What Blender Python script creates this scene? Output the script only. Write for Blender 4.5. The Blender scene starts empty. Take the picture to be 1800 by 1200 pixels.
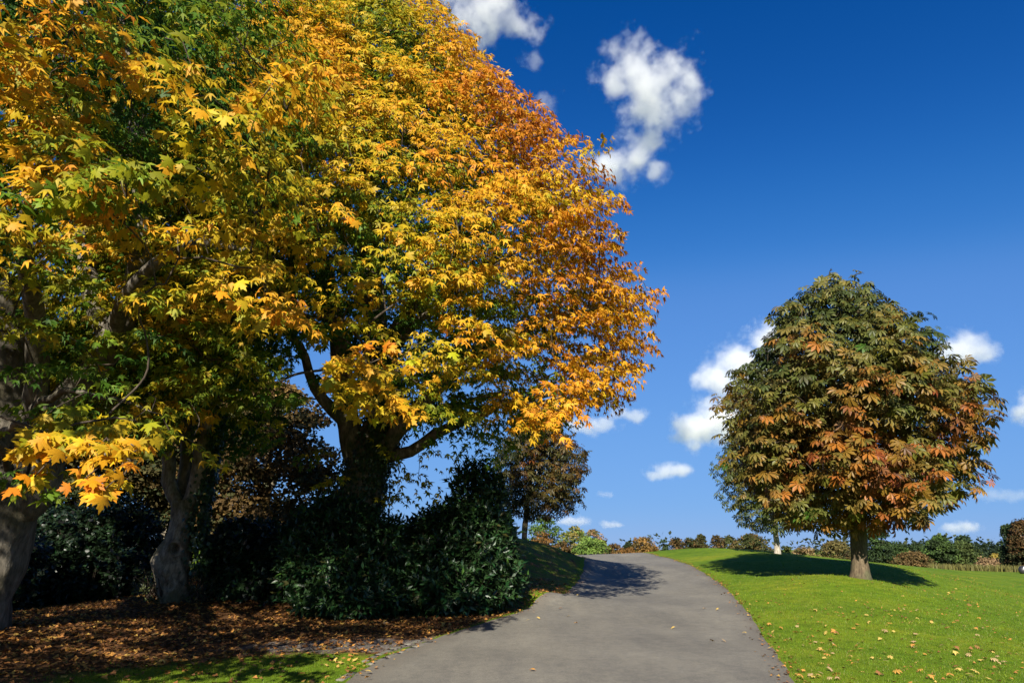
import bpy, bmesh, math, random
import numpy as np
from mathutils import Vector, Matrix, noise as mnoise

random.seed(7)
RNG = np.random.default_rng(7)
SC = bpy.context.scene
COL = SC.collection
R_ = math.radians

# ------------------------------------------------------------------ camera
PITCH = math.atan(365 / 1200)
CAM = np.array([0.0, 0.0, 1.6])
cam = bpy.data.cameras.new('camera')
cam.lens = 24.0
cam.sensor_width = 36.0
cam.clip_start = 0.05
cam.clip_end = 40000
camo = bpy.data.objects.new('camera', cam)
camo.location = CAM
camo.rotation_euler = (math.pi / 2 + PITCH, 0, 0)
COL.objects.link(camo)
SC.camera = camo

# ------------------------------------------------------------------ light and sky
SUN_EL, SUN_AZ = 30.0, 10.0            # the sun stands behind the camera, a little to its left
SKY_STRENGTH = 0.075
SUN_STRENGTH = 5.0
EXPOSURE = 1.1
w = bpy.data.worlds.new('World')
SC.world = w
w.use_nodes = True
wn = w.node_tree
sky = wn.nodes.new('ShaderNodeTexSky')
sky.sky_type = 'NISHITA'
sky.sun_disc = False
sky.sun_elevation = R_(SUN_EL)
sky.sun_rotation = R_(180 + SUN_AZ)
sky.altitude = 5000
sky.air_density = 2.0
sky.dust_density = 0.0
sky.ozone_density = 8.0
# deep polarised blue: one response curve for the whole sky
sc1 = wn.nodes.new('ShaderNodeVectorMath'); sc1.operation = 'SCALE'; sc1.inputs[3].default_value = 0.081
cv = wn.nodes.new('ShaderNodeRGBCurve')
for ch, pts in ((0, [(0, 0), (.041, .004), (.07, .036), (.096, .10), (.40, .225), (1, .36)]), (1, [(0, 0), (.094, .08), (.16, .19), (.218, .285), (.63, .45), (1, .5)]), (2, [(0, 0), (.22, .34), (.36, .59), (.46, .72), (.74, .84), (1, .88)])):
    c = cv.mapping.curves[ch]
    c.points[0].location = pts[0]; c.points[1].location = pts[-1]
    for p in pts[1:-1]:
        c.points.new(*p)
cv.mapping.update()
sc2 = wn.nodes.new('ShaderNodeVectorMath'); sc2.operation = 'SCALE'; sc2.inputs[3].default_value = 1.0 / (SKY_STRENGTH * 2 ** EXPOSURE)
wn.links.new(sky.outputs[0], sc1.inputs[0])
wn.links.new(sc1.outputs[0], cv.inputs['Color'])
wn.links.new(cv.outputs[0], sc2.inputs[0])
wn.links.new(sc2.outputs[0], wn.nodes['Background'].inputs[0])
wn.nodes['Background'].inputs[1].default_value = SKY_STRENGTH

sl = bpy.data.lights.new('sun', 'SUN')
sl.energy = SUN_STRENGTH
sl.angle = R_(0.53)
sl.color = (1.0, 0.93, 0.82)
slo = bpy.data.objects.new('sun', sl)
sdir = Vector((math.sin(R_(SUN_AZ)) * math.cos(R_(SUN_EL)), math.cos(R_(SUN_AZ)) * math.cos(R_(SUN_EL)), -math.sin(R_(SUN_EL))))
slo.rotation_euler = sdir.to_track_quat('-Z', 'Y').to_euler()
slo.location = (-10, -30, 30)
COL.objects.link(slo)

SC.view_settings.view_transform = 'Standard'
SC.view_settings.look = 'None'
SC.view_settings.exposure = EXPOSURE
SC.view_settings.gamma = 1.0
SC.view_settings.use_curve_mapping = False
SC.render.engine = 'CYCLES'
cy = SC.cycles
cy.max_bounces = 10
cy.diffuse_bounces = 6
cy.glossy_bounces = 2
cy.transmission_bounces = 6
cy.volume_bounces = 6
cy.transparent_max_bounces = 8
cy.use_denoising = True


# ------------------------------------------------------------------ helpers
def ray(u, v):
    cp, sp = math.cos(PITCH), math.sin(PITCH)
    xc, yc = (u - 900) / 1200, (600 - v) / 1200
    return np.array([xc, cp - sp * yc, sp + cp * yc])


def pix(u, v, Y):
    d = ray(u, v)
    return CAM + d * (Y / d[1])


def pixz(u, v, z):
    d = ray(u, v)
    return CAM + d * ((z - CAM[2]) / d[2])


def project(P):
    cp, sp = math.cos(PITCH), math.sin(PITCH)
    q = P - CAM
    fwd = q[:, 1] * cp + q[:, 2] * sp
    up = -q[:, 1] * sp + q[:, 2] * cp
    f = np.where(fwd > 0.05, fwd, 1e9)
    return 900 + 1200 * q[:, 0] / f, 600 - 1200 * up / f, fwd


def smooth(a, b, x):
    t = np.clip((x - a) / (b - a), 0, 1)
    return t * t * (3 - 2 * t)


def nz(x, y, z, s=1.0):
    return mnoise.noise(Vector((x * s, y * s, z * s)))


def unit(a):
    return a / np.maximum(np.linalg.norm(a, axis=-1, keepdims=True), 1e-9)


def np_mesh(name, V, F, mat=None, fcol=None, vattr=None, smooth_shade=False):
    """one mesh from vertex array V and a list of face arrays (n,3) or (n,4)"""
    if isinstance(F, np.ndarray):
        F = [F]
    F = [f for f in F if len(f)]
    me = bpy.data.meshes.new(name)
    nl = sum(f.size for f in F)
    nf = sum(len(f) for f in F)
    me.vertices.add(len(V))
    me.vertices.foreach_set('co', np.ascontiguousarray(V, dtype=np.float32).ravel())
    me.loops.add(nl)
    me.loops.foreach_set('vertex_index', np.concatenate([f.ravel() for f in F]).astype(np.int32))
    me.polygons.add(nf)
    tot = np.concatenate([np.full(len(f), f.shape[1]) for f in F])
    st = np.concatenate([[0], np.cumsum(tot)[:-1]]).astype(np.int32)
    me.polygons.foreach_set('loop_start', st)
    if smooth_shade:
        me.polygons.foreach_set('use_smooth', np.ones(nf, dtype=bool))
    if fcol is not None:
        a = me.attributes.new('tint', 'FLOAT_COLOR', 'FACE')
        a.data.foreach_set('color', np.concatenate([fcol, np.ones((len(fcol), 1))], 1).astype(np.float32).ravel())
    if vattr:
        for k, arr in vattr.items():
            a = me.attributes.new(k, 'FLOAT', 'POINT')
            a.data.foreach_set('value', arr.astype(np.float32))
    me.update(calc_edges=True)
    me.validate()
    if mat:
        me.materials.append(mat)
    return me


def link(name, me, parent=None, loc=None):
    o = bpy.data.objects.new(name, me)
    COL.objects.link(o)
    if parent is not None:
        o.parent = parent
    if loc is not None:
        o.location = loc
    return o


def tag(o, label=None, cat=None, group=None, kind=None):
    if label: o['label'] = label
    if cat: o['category'] = cat
    if group: o['group'] = group
    if kind: o['kind'] = kind
    return o


def thing(name, label, cat, loc, group=None):
    o = bpy.data.objects.new(name, None)
    o.empty_display_size = 0.2
    COL.objects.link(o)
    o.location = loc
    return tag(o, label, cat, group)


# ------------------------------------------------------------------ materials
def new_mat(name):
    m = bpy.data.materials.new(name)
    m.use_nodes = True
    nt = m.node_tree
    return m, nt, nt.nodes['Principled BSDF'], nt.nodes['Material Output']


def N(nt, typ, **kw):
    n = nt.nodes.new(typ)
    for k, v in kw.items():
        if k.startswith('i_'):
            key = k[2:]
            n.inputs[int(key) if key.isdigit() else key].default_value = v
        else:
            setattr(n, k, v)
    return n


def ramp(nt, fac, stops):
    r = nt.nodes.new('ShaderNodeValToRGB')
    e = r.color_ramp.elements
    while len(e) > 1:
        e.remove(e[-1])
    for i, (p, c) in enumerate(stops):
        if i == 0:
            el = e[0]; el.position = p
        else:
            el = e.new(p)
        el.color = (*c, 1) if len(c) == 3 else c
    nt.links.new(fac, r.inputs[0])
    return r


def mixc(nt, fac, a, b, mode='MIX'):
    m = nt.nodes.new('ShaderNodeMix')
    m.data_type = 'RGBA'
    m.blend_type = mode
    for sock, val in ((m.inputs[0], fac), (m.inputs[6], a), (m.inputs[7], b)):
        if hasattr(val, 'links'):
            nt.links.new(val, sock)
        elif isinstance(val, (int, float)):
            sock.default_value = val
        else:
            sock.default_value = (*val, 1)
    return m.outputs[2]


def tex(nt, scale, detail=4, rough=0.55, vec=None):
    n = nt.nodes.new('ShaderNodeTexNoise')
    n.inputs['Scale'].default_value = scale
    n.inputs['Detail'].default_value = detail
    n.inputs['Roughness'].default_value = rough
    if vec is not None:
        nt.links.new(vec, n.inputs['Vector'])
    return n.outputs[0]


def objcoord(nt):
    return nt.nodes.new('ShaderNodeTexCoord').outputs['Object']


def leaf_material(name, rough=0.5, trans=0.3, spec=0.35, mult=1.0):
    m, nt, p, out = new_mat(name)
    at = N(nt, 'ShaderNodeAttribute', attribute_name='tint')
    col = at.outputs['Color']
    n = tex(nt, 22.0, 3, 0.6, objcoord(nt))
    rp = ramp(nt, n, [(0.3, (0.72 * mult,) * 3), (0.7, (1.12 * mult,) * 3)])
    c = mixc(nt, 1.0, col, rp.outputs[0], 'MULTIPLY')
    nt.links.new(c, p.inputs['Base Color'])
    p.inputs['Roughness'].default_value = rough
    p.inputs['Specular IOR Level'].default_value = spec
    t = nt.nodes.new('ShaderNodeBsdfTranslucent')
    nt.links.new(c, t.inputs['Color'])
    ms = nt.nodes.new('ShaderNodeMixShader')
    ms.inputs[0].default_value = trans
    nt.links.new(p.outputs[0], ms.inputs[1])
    nt.links.new(t.outputs[0], ms.inputs[2])
    nt.links.new(ms.outputs[0], out.inputs[0])
    return m


def bark_material(name, dark, light, scale=6.0, moss=None, bump=0.4):
    m, nt, p, out = new_mat(name)
    oc = objcoord(nt)
    mp = N(nt, 'ShaderNodeMapping')
    mp.inputs['Scale'].default_value = (1, 1, 0.35)
    nt.links.new(oc, mp.inputs[0])
    n1 = tex(nt, scale, 8, 0.65, mp.outputs[0])
    n2 = tex(nt, scale * 0.25, 4, 0.5, oc)
    r1 = ramp(nt, n1, [(0.3, dark), (0.72, light)])
    c = r1.outputs[0]
    if moss:
        r2 = ramp(nt, n2, [(0.48, (0, 0, 0)), (0.62, (1, 1, 1))])
        c = mixc(nt, r2.outputs[0], c, moss)
    n3 = tex(nt, scale * 3.3, 6, 0.7, mp.outputs[0])
    r3 = ramp(nt, n3, [(0.3, (0.45, 0.45, 0.45)), (0.6, (1.15, 1.15, 1.15))])
    c = mixc(nt, 1.0, c, r3.outputs[0], 'MULTIPLY')
    nt.links.new(c, p.inputs['Base Color'])
    p.inputs['Roughness'].default_value = 0.9
    p.inputs['Specular IOR Level'].default_value = 0.15
    b = N(nt, 'ShaderNodeBump')
    b.inputs['Strength'].default_value = bump
    b.inputs['Distance'].default_value = 0.04
    nt.links.new(n1, b.inputs['Height'])
    nt.links.new(b.outputs[0], p.inputs['Normal'])
    return m


M_MAPLE = leaf_material('maple_leaf', 0.55, 0.44, 0.25, 1.1)
M_CHEST = leaf_material('chestnut_leaf', 0.5, 0.22, 0.3)
M_LAUREL = leaf_material('evergreen_leaf', 0.42, 0.12, 0.4)
M_FAR = leaf_material('far_foliage', 0.7, 0.2, 0.15)
M_LITTER = leaf_material('fallen_leaf', 0.7, 0.1, 0.2)
M_GRASS = leaf_material('grass_blade', 0.5, 0.3, 0.2)
M_BARK = bark_material('maple_bark', (0.045, 0.035, 0.025), (0.26, 0.22, 0.16), 7, (0.06, 0.07, 0.03))
M_BARKPALE = bark_material('pale_maple_bark', (0.035, 0.028, 0.02), (0.23, 0.205, 0.16), 5, (0.09, 0.08, 0.05), 1.0)
M_BARKBURR = bark_material('burr_bark', (0.06, 0.048, 0.033), (0.40, 0.35, 0.26), 6, (0.12, 0.11, 0.06), 1.0)
M_BARKCH = bark_material('chestnut_bark', (0.05, 0.036, 0.022), (0.17, 0.13, 0.08), 8, (0.09, 0.085, 0.045))
M_BARKWH = bark_material('white_bark', (0.20, 0.17, 0.13), (0.44, 0.40, 0.33), 6)
M_TWIG = bark_material('twig_bark', (0.03, 0.022, 0.016), (0.11, 0.085, 0.06), 10)


def ground_material():
    m, nt, p, out = new_mat('lawn_and_litter')
    oc = objcoord(nt)
    big = tex(nt, 0.35, 3, 0.5, oc)
    mid = tex(nt, 3.2, 4, 0.6, oc)
    fine = tex(nt, 55, 4, 0.7, oc)
    g1 = ramp(nt, big, [(0.3, (0.08, 0.148, 0.008)), (0.5, (0.112, 0.185, 0.010)), (0.7, (0.165, 0.21, 0.014))])
    g2 = ramp(nt, mid, [(0.3, (0.62, 0.68, 0.6)), (0.5, (1, 1, 1)), (0.7, (1.35, 1.16, 1.1))])
    g3 = ramp(nt, fine, [(0.25, (0.45, 0.5, 0.35)), (0.75, (1.35, 1.28, 1.2))])
    g = mixc(nt, 1.0, g1.outputs[0], g2.outputs[0], 'MULTIPLY')
    g = mixc(nt, 1.0, g, g3.outputs[0], 'MULTIPLY')
    # brown leaf mould
    b1 = ramp(nt, tex(nt, 9, 5, 0.7, oc), [(0.28, (0.03, 0.018, 0.011)), (0.5, (0.10, 0.05, 0.021)), (0.72, (0.22, 0.11, 0.04))])
    lit = N(nt, 'ShaderNodeAttribute', attribute_name='litter').outputs['Fac']
    md = N(nt, 'ShaderNodeMath', operation='ADD')
    nt.links.new(lit, md.inputs[0])
    ms = N(nt, 'ShaderNodeMath', operation='MULTIPLY_ADD')
    nt.links.new(mid, ms.inputs[0]); ms.inputs[1].default_value = 0.9; ms.inputs[2].default_value = -0.45
    nt.links.new(ms.outputs[0], md.inputs[1])
    lr = ramp(nt, md.outputs[0], [(0.38, (0, 0, 0)), (0.62, (1, 1, 1))])
    c = mixc(nt, lr.outputs[0], g, b1.outputs[0])
    gr = N(nt, 'ShaderNodeAttribute', attribute_name='gravel').outputs['Fac']
    vor = N(nt, 'ShaderNodeTexVoronoi'); vor.inputs['Scale'].default_value = 45
    nt.links.new(oc, vor.inputs['Vector'])
    gc = ramp(nt, vor.outputs['Color'], [(0.2, (0.06, 0.05, 0.045)), (0.8, (0.2, 0.175, 0.15))])
    ma = N(nt, 'ShaderNodeMath', operation='ADD')
    nt.links.new(gr, ma.inputs[0]); nt.links.new(ms.outputs[0], ma.inputs[1])
    gr2 = ramp(nt, ma.outputs[0], [(0.42, (0, 0, 0)), (0.6, (1, 1, 1))])
    c = mixc(nt, gr2.outputs[0], c, gc.outputs[0])
    nt.links.new(c, p.inputs['Base Color'])
    p.inputs['Roughness'].default_value = 0.95
    p.inputs['Specular IOR Level'].default_value = 0.1
    b = N(nt, 'ShaderNodeBump'); b.inputs['Strength'].default_value = 0.6; b.inputs['Distance'].default_value = 0.03
    nt.links.new(fine, b.inputs['Height'])
    nt.links.new(b.outputs[0], p.inputs['Normal'])
    return m


def road_material():
    m, nt, p, out = new_mat('asphalt')
    oc = objcoord(nt)
    big = tex(nt, 0.5, 4, 0.55, oc)
    grit = tex(nt, 140, 3, 0.8, oc)
    mid = tex(nt, 6, 5, 0.65, oc)
    c1 = ramp(nt, big, [(0.3, (0.145, 0.138, 0.118)), (0.7, (0.188, 0.179, 0.152))])
    c2 = ramp(nt, grit, [(0.28, (0.5, 0.5, 0.5)), (0.5, (0.98, 0.97, 0.95)), (0.75, (1.5, 1.47, 1.4))])
    c3 = ramp(nt, mid, [(0.35, (0.84, 0.84, 0.85)), (0.65, (1.06, 1.05, 1.03))])
    c = mixc(nt, 1.0, c1.outputs[0], c2.outputs[0], 'MULTIPLY')
    c = mixc(nt, 1.0, c, c3.outputs[0], 'MULTIPLY')
    spk = ramp(nt, tex(nt, 32, 5, 0.8, oc), [(0.3, (0.74, 0.74, 0.75)), (0.5, (1, 1, 1)), (0.72, (1.3, 1.28, 1.22))])
    c = mixc(nt, 1.0, c, spk.outputs[0], 'MULTIPLY')
    mp = N(nt, 'ShaderNodeMapping'); mp.inputs['Scale'].default_value = (1.0, 0.22, 1.0); mp.inputs['Rotation'].default_value = (0, 0, -0.3)
    nt.links.new(oc, mp.inputs[0])
    trk = ramp(nt, tex(nt, 1.3, 5, 0.6, mp.outputs[0]), [(0.35, (0.86, 0.86, 0.87)), (0.65, (1.1, 1.09, 1.06))])
    c = mixc(nt, 1.0, c, trk.outputs[0], 'MULTIPLY')
    # worn, dirtier margin next to the grass
    e = N(nt, 'ShaderNodeAttribute', attribute_name='edge').outputs['Fac']
    ea = N(nt, 'ShaderNodeMath', operation='MULTIPLY'); nt.links.new(e, ea.inputs[0])
    er = ramp(nt, mid, [(0.3, (0.15,) * 3), (0.7, (0.8,) * 3)]); nt.links.new(er.outputs[0], ea.inputs[1])
    c = mixc(nt, ea.outputs[0], c, (0.10, 0.08, 0.06))
    nt.links.new(c, p.inputs['Base Color'])
    p.inputs['Roughness'].default_value = 0.88
    p.inputs['Specular IOR Level'].default_value = 0.25
    b = N(nt, 'ShaderNodeBump'); b.inputs['Strength'].default_value = 0.5; b.inputs['Distance'].default_value = 0.01
    nt.links.new(grit, b.inputs['Height'])
    nt.links.new(b.outputs[0], p.inputs['Normal'])
    return m


# ------------------------------------------------------------------ terrain
right_edge = [pixz(1450, 1300, -.05), pixz(1425, 1250, -.03), pixz(1397, 1200, 0), pixz(1365, 1150, .06), pixz(1330, 1100, .14), pixz(1300, 1060, .30), pixz(1270, 1028, .50),
              pixz(1235, 1005, .75), pixz(1195, 987, 1.0), pixz(1160, 977.5, 1.2), np.array([8.0, 50.0, 1.3]), np.array([5.0, 60.0, 1.0]), np.array([-4.0, 66.0, .4])]
left_edge = [pixz(520, 1300, -.05), pixz(566, 1245, -.03), pixz(612, 1197, 0), pixz(660, 1165, .04), pixz(740, 1131, .09), pixz(810, 1107, .13), pixz(885, 1083, .20),
             pixz(935, 1064, .28), pixz(985, 1045, .40), pixz(1015, 1022, .55), pixz(1026, 1003, .77), pixz(1026, 986, 1.02), np.array([3.4, 45.0, 1.22]), np.array([0.0, 53.0, 1.0]), np.array([-7.0, 59.0, .5])]
CP = list(right_edge[1:]) + list(left_edge[1:])
CP += [np.array(a, float) for a in [(0, 0, 0), (-6, 0, .05), (6, 0, -.15), (0, 5, -.02), (8, 5, -.3), (-12, 5, .2), (0, -12, -.3), (-14, -12, 0), (14, -12, -.5), (24, 4, -.5),
                                    (-24, 12, .7), (-24, 24, 1.2), (-14, 34, 1.6), (-6, 36, 1.6), (-30, 40, 1.6), (-12, 60, .6), (-40, 70, .5), (0, 85, -.3), (16, 68, .3), (10, 90, -1.0),
                                    (30, 90, -1.2), (50, 60, -.5), (50, 100, -1.6), (-10, 110, -1.0), (40, 20, -.5), (-50, 110, -.5), (-45, 0, .5), (20, 130, -1.8), (70, 90, -1.5), (-40, -20, 0), (45, -15, -.8), (0, -30, -.5)]]
CP += [pixz(1800, 1200, -.15), pixz(1800, 1100, -.15), pixz(1800, 1045, -.15), pixz(1800, 1010, -.22), pix(1512, 1015, 22), pixz(1650, 1045, .25), pixz(1530, 1110, .14), pixz(1600, 1180, 0),
       pix(1367, 977.5, 40), pix(1390, 1008, 24), pixz(1420, 1080, .28), pix(1150, 969, 49), pix(1200, 964, 48), pix(1250, 962.5, 46), pix(1300, 965, 43), pix(1345, 970.5, 39), pix(1430, 983, 33), pix(1500, 989, 30), pix(1570, 994, 32), pix(1640, 1001, 70), pixz(1560, 1035, .55),
       pix(975, 963, 30), pix(930, 972, 26), pix(1000, 972, 31), pix(985, 1010, 25), pixz(950, 1040, .55), pix(610, 1028, 18.5), pix(310, 1055, 17.1), pix(-40, 1105, 12), pix(80, 1063, 20), pix(480, 1078, 16.2), pix(365, 985, 27), pixz(300, 1150, .08), pixz(60, 1190, .1), pixz(450, 1180, .03), pixz(560, 1100, .16), pixz(300, 1090, .22), pixz(700, 1076, .22)]
CP = np.array(CP)
keep = []
for i in range(len(CP)):
    if all(np.hypot(*(CP[i, :2] - CP[j, :2])) > 0.4 for j in keep):
        keep.append(i)
CP = CP[keep]


def tps_k(r2):
    return 0.5 * r2 * np.log(np.maximum(r2, 1e-9))


n_ = len(CP)
A = np.zeros((n_ + 3, n_ + 3))
A[:n_, :n_] = tps_k(((CP[:, None, :2] - CP[None, :, :2]) ** 2).sum(-1)) + np.eye(n_) * 0.12
A[:n_, n_] = 1; A[:n_, n_ + 1:] = CP[:, :2]
A[n_:, :n_] = A[:n_, n_:].T
TW = np.linalg.solve(A, np.concatenate([CP[:, 2], [0, 0, 0]]))


def H(x, y):
    x = np.atleast_1d(np.asarray(x, float)); y = np.atleast_1d(np.asarray(y, float))
    out = np.zeros(x.shape).ravel()
    xf, yf = x.ravel(), y.ravel()
    for s in range(0, len(xf), 20000):
        xs, ys = xf[s:s + 20000], yf[s:s + 20000]
        r2 = (xs[:, None] - CP[None, :, 0]) ** 2 + (ys[:, None] - CP[None, :, 1]) ** 2
        out[s:s + 20000] = tps_k(r2) @ TW[:n_] + TW[n_] + TW[n_ + 1] * xs + TW[n_ + 2] * ys
    d = np.hypot(xf, yf - 30)
    k = smooth(70, 140, d)
    out = out * (1 - k) + (-1.8) * k
    return out.reshape(x.shape)


def h1(x, y):
    return float(H(x, y)[0])


def catmull(P, n):
    P = np.asarray(P, float)
    Q = np.vstack([2 * P[0] - P[1], P, 2 * P[-1] - P[-2]])
    seg = np.linalg.norm(np.diff(P, axis=0), axis=1)
    cum = np.concatenate([[0], np.cumsum(seg)])
    out = []
    for s in np.linspace(0, cum[-1], n):
        i = min(np.searchsorted(cum, s, side='right') - 1, len(P) - 2)
        t = (s - cum[i]) / max(seg[i], 1e-9)
        p0, p1, p2, p3 = Q[i], Q[i + 1], Q[i + 2], Q[i + 3]
        out.append(0.5 * ((2 * p1) + (-p0 + p2) * t + (2 * p0 - 5 * p1 + 4 * p2 - p3) * t * t + (-p0 + 3 * p1 - 3 * p2 + p3) * t ** 3))
    return np.array(out)


NR = 260
RE = catmull(np.array(right_edge)[:, :2], NR)
LE = catmull(np.array(left_edge)[:, :2], NR)
for E_, sgn in ((RE, 1), (LE, -1)):
    for i in range(NR):
        E_[i, 0] += sgn * 0.05 * nz(E_[i, 0], E_[i, 1], 3.1 * sgn, 1.6) + sgn * 0.03 * nz(E_[i, 0], E_[i, 1], 9.1, 5.0)
POLY = np.vstack([LE, RE[::-1]])


def road_sd(x, y):
    """signed distance to the road outline, positive inside"""
    x = np.asarray(x, float).ravel(); y = np.asarray(y, float).ravel()
    res = np.full(x.shape, -99.0)
    near = (x > -12) & (x < 14) & (y > 2) & (y < 64)
    xs, ys = x[near], y[near]
    a, b = POLY, np.roll(POLY, -1, 0)
    o = np.zeros(len(xs))
    for s in range(0, len(xs), 4000):
        px, py = xs[s:s + 4000, None], ys[s:s + 4000, None]
        dx, dy = (b - a)[None, :, 0], (b - a)[None, :, 1]
        t = np.clip(((px - a[None, :, 0]) * dx + (py - a[None, :, 1]) * dy) / np.maximum(dx * dx + dy * dy, 1e-12), 0, 1)
        d = np.hypot(px - a[None, :, 0] - t * dx, py - a[None, :, 1] - t * dy).min(1)
        c = ((a[None, :, 1] > py) != (b[None, :, 1] > py)) & (px < dx * (py - a[None, :, 1]) / np.where(np.abs(dy) < 1e-12, 1e-12, dy) + a[None, :, 0])
        ins = c.sum(1) % 2 == 1
        o[s:s + 4000] = np.where(ins, d, -d)
    res[near] = o
    return res


PATCH = pixz(470, 1178, .04)


def zones(x, y):
    """litter and gravel strengths of the ground left of the road"""
    x = np.asarray(x, float).ravel(); y = np.asarray(y, float).ravel()
    le = np.interp(y, LE[:, 1], LE[:, 0], left=-2.5)
    left = smooth(-.05, 0.25, le - x)
    patch = np.exp(-(((x - PATCH[0] - 0.1 - 0.35 * (y - PATCH[1])) / 2.2) ** 2 + ((y - PATCH[1] + 0.6) / 2.2) ** 2) ** 2)
    bank = smooth(15.5, 18, y) * smooth(-3, 0.0, x)
    back = smooth(22, 26, y) * smooth(-3.5, -6, x)
    lit = left * (1 - patch) * (1 - 0.5 * bank) * (1 - 0.75 * back)
    grv = np.exp(-(((y - 12.35 - 0.12 * (x + 2)) / 0.9) ** 2)) * smooth(-6.5, -3.0, x) * (le > x) * 0.8
    return lit, grv


def axis_lines(lo, hi, step, far, growth):
    a = list(np.arange(lo, hi + 1e-6, step))
    s, p = step, hi
    up = []
    while p < far:
        s *= growth; p += s; up.append(p)
    s, p = step, lo
    dn = []
    while p > -far:
        s *= growth; p -= s; dn.append(p)
    return np.array(dn[::-1] + a + up)


gx = axis_lines(-14, 16, 0.2, 6000, 1.12)
gy = axis_lines(6, 34, 0.2, 6000, 1.10)
GX, GY = np.meshgrid(gx, gy)
GZ = H(GX, GY)
sd = road_sd(GX, GY).reshape(GX.shape)
GZ = GZ - 0.10 * smooth(0.02, 0.45, sd)
li, gv = zones(GX, GY)
nx, ny = len(gx), len(gy)
ii = np.arange(nx * ny).reshape(ny, nx)
quads = np.stack([ii[:-1, :-1], ii[:-1, 1:], ii[1:, 1:], ii[1:, :-1]], -1).reshape(-1, 4)
lawn = link('ground', np_mesh('ground', np.stack([GX, GY, GZ], -1).reshape(-1, 3), quads, ground_material(), vattr={'litter': li, 'gravel': gv}, smooth_shade=True))
tag(lawn, kind='structure')

NC = 22
tt = np.linspace(0, 1, NC)
RP = LE[:, None, :] * (1 - tt)[None, :, None] + RE[:, None, :] * tt[None, :, None]
RZ = H(RP[..., 0], RP[..., 1]) + 0.006 + 0.03 * (1 - (2 * tt - 1) ** 2)[None, :]
edge = np.maximum(smooth(0.10, 0.0, tt), smooth(0.93, 1.0, tt))[None, :].repeat(NR, 0)
ii = np.arange(NR * NC).reshape(NR, NC)
quads = np.stack([ii[:-1, :-1], ii[:-1, 1:], ii[1:, 1:], ii[1:, :-1]], -1).reshape(-1, 4)
road = link('road', np_mesh('road', np.concatenate([RP, RZ[..., None]], -1).reshape(-1, 3), quads, road_material(), vattr={'edge': edge.ravel()}, smooth_shade=True))
tag(road, kind='structure')


# ------------------------------------------------------------------ tubes
def tube(pts, rad, sides=6, cap=True):
    pts = np.asarray(pts, float); rad = np.asarray(rad, float)
    n = len(pts)
    T = unit(np.gradient(pts, axis=0))
    ref = np.array([0, 0, 1.0]) if abs(T[0][2]) < 0.9 else np.array([1.0, 0, 0])
    U = np.zeros_like(pts)
    u = unit(np.cross(T[0], ref))
    for i in range(n):
        u = unit(u - T[i] * np.dot(u, T[i]))
        U[i] = u
    W = np.cross(T, U)
    a = np.linspace(0, 2 * math.pi, sides, endpoint=False)
    V = pts[:, None, :] + rad[:, None, None] * (U[:, None, :] * np.cos(a)[None, :, None] + W[:, None, :] * np.sin(a)[None, :, None])
    V = V.reshape(-1, 3)
    i = np.arange(n * sides).reshape(n, sides)
    j = np.roll(i, -1, 1)
    F = np.stack([i[:-1], j[:-1], j[1:], i[1:]], -1).reshape(-1, 4)
    return V, F


class Batch:
    def __init__(self):
        self.V, self.F, self.n = [], [], 0

    def add(self, V, F):
        self.V.append(V); self.F.append(F + self.n); self.n += len(V)

    def mesh(self, name, mat, sm=True):
        return np_mesh(name, np.vstack(self.V), [np.vstack([f for f in self.F if f.shape[1] == k]) for k in (3, 4) if any(f.shape[1] == k for f in self.F)], mat, smooth_shade=sm)


def trunk_mesh(name, mat, path, radii, base, sides=28, rings=60, flare=0.35, lump=0.06, dents=(), bumps=(), seed=0.0):
    P = catmull(path, rings)
    pz = np.linspace(0, 1, rings)
    Rr = np.interp(pz, np.linspace(0, 1, len(radii)), radii)
    dl = np.concatenate([[0], np.cumsum(np.linalg.norm(np.diff(P, axis=0), axis=1))])
    Rr = Rr * (1 + flare * np.exp(-dl / .28))
    V, F = tube(P, Rr, sides)
    C = np.repeat(P, sides, 0)
    d = unit(V - C)
    k = np.array([nz(v[0], v[1], v[2] * 0.55, 2.2) * 0.7 + nz(v[0] + 5 + seed, v[1], v[2] * 0.4, 5.0) * 0.4 + 0.25 * nz(v[0] + 9 + seed, v[1], v[2] * 0.3, 12) for v in V])
    V = V + d * (lump * k)[:, None]
    for (c, r, depth) in dents:
        g = np.exp(-(np.linalg.norm(V - np.asarray(c), axis=1) / r) ** 4)
        rim = np.exp(-((np.linalg.norm(V - np.asarray(c), axis=1) - 1.25 * r) / (0.4 * r)) ** 2)
        V = V + d * (-depth * g + 0.22 * depth * rim)[:, None]
    for (c, r, height) in bumps:
        g = np.exp(-(np.linalg.norm(V - np.asarray(c), axis=1) / r) ** 2)
        V = V + d * (height * g)[:, None]
    return np_mesh(name, V - base, F, mat, smooth_shade=True)


# ------------------------------------------------------------------ leaves
def T_(v, f):
    return np.array(v, float), np.array(f, int)


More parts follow.
